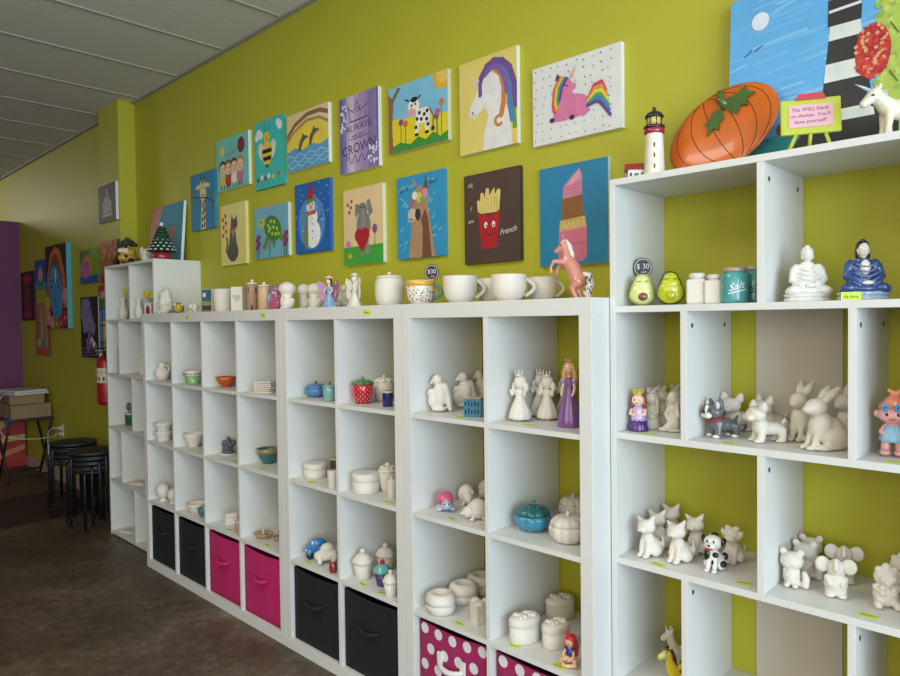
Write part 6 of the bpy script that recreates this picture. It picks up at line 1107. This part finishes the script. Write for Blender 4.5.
mb.tube([(.034*math.cos(a), .034*math.sin(a), .085, .004) for a in [2*PI*i/24 for i in range(24)]], bisque(), 8, False, True); put_m('ornate_rim', mb)
r = empty('ceramic_tree', (-.135, .19, R0)); tag(r, 'green ceramic christmas tree with snow tips on a red pot', 'ornament'); gt = glaze('#1f3f30'); wt = glaze('#d8dcd8')
mb = MB(); mb.lathe([(.045, 0), (.05, .004), (.055, .045), (.02, .05)], glaze('#8f2a34'), 32); put_m('pot', mb)
mb = MB(); mb.lathe([(.03, .048), (.066, .06), (.052, .1), (.05, .13), (.032, .17), (.015, .2), (.003, .215)], gt, 32)
sn = MB()
for j in range(8):
    R__ = .070-.0083*j; z = .062+.0195*j; k = 14-j
    for i in range(k): a = 2*PI*(i+.5*(j % 2))/k; mb.ell((R__*math.cos(a), R__*math.sin(a), z), (.018, .018, .009), gt, (0, 25, math.degrees(a)), sub=2); sn.ell((R__*1.12*math.cos(a), R__*1.12*math.sin(a), z+.002), (.011, .011, .005), wt, (0, 25, math.degrees(a)), sub=1)
f_ = put_m('tree', mb); sn.ell((0, 0, .222), (.012, .012, .014), wt, sub=2); link('snow', sn.mesh('snow'), f_)
r = put('sitting_dog', 'puppy_figurine', 'small unpainted puppy figurine in front of the ceramic tree', 'figurine', -.27, .14, R0, .075, 20)

# ------------------------------------------------------------------ the far corner
def stool(x, y, z, legs, rz, lab, seat_dz=0.):
    r = empty('round_stool', (x, y, z), math.radians(rz)); tag(r, lab, 'stool', 'stacked black round stools'); k = M('#17171a', .42); hk = .45
    mb = MB(); mb.lathe([(.145, hk-.024), (.155, hk-.02), (.158, hk-.006), (.148, hk), (.01, hk+.001)], M('#232327', .5, .1, 30), 36); link('seat', mb.mesh('seat'), r)
    mb = MB(); mb.tube([(.15*math.cos(a), .15*math.sin(a), hk-.035, .008) for a in [2*PI*i/28 for i in range(28)]], k, 8, False, True); link('ring', mb.mesh('ring'), r)
    for i in range(4):
        a = PI/4+PI/2*i; mb = MB(); mb.tube([(.15*math.cos(a), .15*math.sin(a), hk-.03, .0105), (.158*math.cos(a), .158*math.sin(a), hk-.06, .0105), (.164*math.cos(a), .164*math.sin(a), .012, .0105)], k, 10); l = link('leg', mb.mesh('leg'), r)
        mb = MB(); mb.tube([(.164*math.cos(a), .164*math.sin(a), 0, .0125), (.164*math.cos(a), .164*math.sin(a), .018, .0125)], M('#101010', .8), 10); link('rubber_foot', mb.mesh('rubber_foot'), l)
nm = ['bottom', 'second', 'third', 'top']
for i in range(4): stool(-1.443, .06, .0005+.041*i+(.008 if i == 0 else 0), 1, 12+16*i, 'black round stool, %s one of the left stack beside the column' % nm[i])
for i in range(4): stool(-1.075, .075, .0005+.034*i, 1, 5+17*i, 'black round stool, %s one of the right stack next to the bookcase' % nm[i])

r = empty('folding_table', (-3.23, .185, 0)); tag(r, 'black folding tray table with crossed legs holding boxes', 'table'); k = M('#1a1a1c', .5)
mb = MB(); mb.box(-.25, .25, -.18, .18, .565, .585, k, .004); put_m('tabletop', mb)
for y in (-.17, .17):
    for s_ in (-1, 1): mb = MB(); mb.tube([(s_*.2, y+(.01*s_), .565, .011), (-s_*.2, y+(.01*s_), .011, .011)], k, 10); put_m('leg', mb)
for x in (-.165, .165): mb = MB(); mb.tube([(x, -.17, .055 if x < 0 else .055, .008), (x, .17, .055, .008)], k, 8); put_m('stretcher', mb)
kb = M('#93795a', .85, .06, 12)
def carton(x, y, z, w, d, h, rz, lab):
    r = empty('cardboard_box', (x, y, z), math.radians(rz)); tag(r, lab, 'box'); mb = MB(); mb.box(-w/2, w/2, -d/2, d/2, 0, h, kb, .003); link('carton', mb.mesh('carton'), r); mb = MB(); mb.box(-.02, .02, -d/2-.001, d/2+.001, h*.0, h+.0008, M('#7a6448', .5)); link('packing_tape', mb.mesh('packing_tape'), r)
carton(-3.24, .195, .5855, .42, .33, .125, 2, 'brown cardboard box standing directly on the folding table')
carton(-3.25, .195, .7115, .34, .28, .085, -4, 'smaller brown cardboard box on top of another on the folding table')
r = empty('white_appliance', (-3.24, .18, .798)); tag(r, 'flat white electric appliance lying on the cardboard boxes', 'appliance'); wm_ = M('#c9c8c0', .45); r.rotation_euler.z = math.radians(10)
mb = MB(); mb.box(-.20, .20, -.15, .15, 0, .022, wm_, .006); put_m('base', mb); mb = MB(); mb.box(-.19, .19, -.14, .14, .023, .042, M('#d3d2ca', .45), .008); put_m('lid', mb); mb = MB(); mb.box(-.04, .04, -.163, -.149, .012, .028, M('#a9a8a0', .4), .003); put_m('handle', mb)
mb = MB(); cm_ = M('#cfcec6', .5); mb.tube([(-3.16, .022, .806, .004), (-3.165, -.005, .79, .004), (-3.18, -.03, .70, .004), (-3.19, -.035, .60, .004), (-3.18, -.03, .50, .004), (-3.14, .0, .43, .004), (-3.08, .12, .395, .004), (-3.0, .25, .39, .004), (-2.90, .34, .41, .004), (-2.86, .362, .44, .004)], cm_, 8)
o = link('power_cord', mb.mesh('power_cord')); tag(o, 'white power cord running from the appliance to the wall outlet', 'cord')
o = empty('blue_ribbon_badge', (-3.2, -.09, .5)); 
o.name = 'blue_cloth'; tag(o, 'small blue cloth hanging over the front edge of the folding table', 'cloth'); mb = MB(); mb.prism([(-.07, .088), (.07, .088), (.03, .05), (.01, .02), (-.02, .012), (-.03, .05)], -.002, .004, M('#2f78a8', .8)); mb.box(-.07, .07, -.002, .06, .087, .091, M('#2f78a8', .8)); link('cloth', mb.mesh('cloth'), o); o.location = (-3.05, .0005, .4985); 
r = empty('wall_outlet', (-2.80, YW, .47)); tag(r, 'white wall outlet with two plugs above the stools', 'outlet'); mb = MB(); mb.box(-.038, .038, -.008, 0, -.06, .06, wm_, .003); put_m('cover_plate', mb)
for z in (-.025, .025): mb = MB(); mb.box(-.02, .02, -.035, -.008, z-.014, z+.014, wm_, .004); put_m('plug', mb)
mb = MB(); mb.tube([(-2.82, .355, .495, .005), (-2.90, .33, .49, .005), (-2.98, .32, .45, .005), (-3.0, .32, .36, .005), (-3.0, .33, .2, .005), (-2.98, .34, .02, .005)], cm_, 8); o = link('power_cord', mb.mesh('power_cord')); tag(o, 'white power cord dropping from the wall outlet to the floor', 'cord')
# red picture leaning at the purple wall
r = empty('leaning_canvas', (-3.995, -.37, 0)); tag(r, 'large red and orange canvas leaning against the purple wall under the table', 'painting')
c = Canvas(.86, .58, '#b03a38', '#1f1a1a', .03)
c.P('#c8a060', (0, 50), (22, 100), (70, 100), (30, 40)).P('#d0b070', (0, 0), (60, 40), (100, 48), (100, 56), (50, 52), (0, 16)).P('#d88a5c', (40, 0), (100, 30), (100, 38), (30, 8)).O('#d8c8a4', 60, 20, 10, 7).P('#c8a060', (60, 60), (90, 100), (96, 92), (66, 56))
me = c.mb.mesh('canvas', False); q = link('canvas', me, r, (.0, 0, 0)); q.rotation_euler = (0, 0, PI/2); q.location = (0.032, -.12, .0)
bpy.context.view_layer.update()
mb = MB(); mb.box(-.02, .0, -.14, .76, .0, .02, M('#1a1616', .6)); put_m('bottom_frame', mb)

# fire extinguisher on the column
r = empty('fire_extinguisher', (-1.135, .195, .855)); tag(r, 'red fire extinguisher hanging on the column beside the left bookcase', 'fire extinguisher'); rd = M('#9c1620', .3)
mb = MB(); mb.lathe([(.045, 0), (.06, .012), (.062, .03), (.062, .30), (.055, .33), (.03, .355), (.018, .365)], rd, 32); put_m('cylinder', mb)
mb = MB(); mb.lathe([(.0632, .16), (.0634, .161), (.0634, .265), (.0632, .266)], M('#c9c2a8', .5), 32); lb = put_m('label', mb)
random.seed(14)
for i in range(10): mb = MB(); a = -PI/2-1.2+.27*i; mb.box(-.006, .006, -.001, .0, -.012, .012, M(('#1a1a1a', '#b8a83c')[i % 2], .5), 0, Matrix.Translation((.0645*math.cos(a), .0645*math.sin(a), .19+.045*(i % 2))) @ Matrix.Rotation(a+PI/2, 4, 'Z')); link('pictogram', mb.mesh('pictogram'), lb)
mb = MB(); mb.lathe([(.02, .36), (.022, .37), (.02, .40), (.01, .41)], M('#8a8a86', .3, metal=.9), 20); put_m('valve', mb)
mb = MB(); mb.box(-.01, .01, -.09, .03, .40, .412, M('#1a1a1a', .4), .002); put_m('lever', mb); mb = MB(); mb.box(-.01, .01, -.08, .03, .375, .385, M('#1a1a1a', .4), .002); put_m('carrying_handle', mb)
mb = MB(); mb.tube([(.015, 0, .385, .009), (.06, -.03, .38, .009), (.078, -.02, .30, .009), (.078, -.01, .12, .009), (.078, -.01, .06, .013)], M('#1a1a1a', .5), 10); put_m('hose', mb)
mb = MB(); mb.box(-.05, .05, .066, .0775, .12, .36, M('#7a7a78', .4)); mb.box(-.063, .063, .02, .066, .24, .25, M('#7a7a78', .4)); put_m('wall_bracket', mb)
mb = MB(); mt = Matrix.Translation((-.02, -.045, .38)) @ Matrix.Rotation(math.radians(35), 4, 'Y'); mb.box(-.16, 0, -.002, .0, -.022, .022, M('#d8d4cc', .6), 0, mt); tg_ = put_m('inspection_tag', mb); mb = MB(); mb.box(-.13, -.11, -.003, -.0015, -.022, .022, rd, 0, mt); mb.box(-.07, -.01, -.003, -.0015, -.004, .022, rd, 0, mt); link('red_stripe', mb.mesh('red_stripe'), tg_)
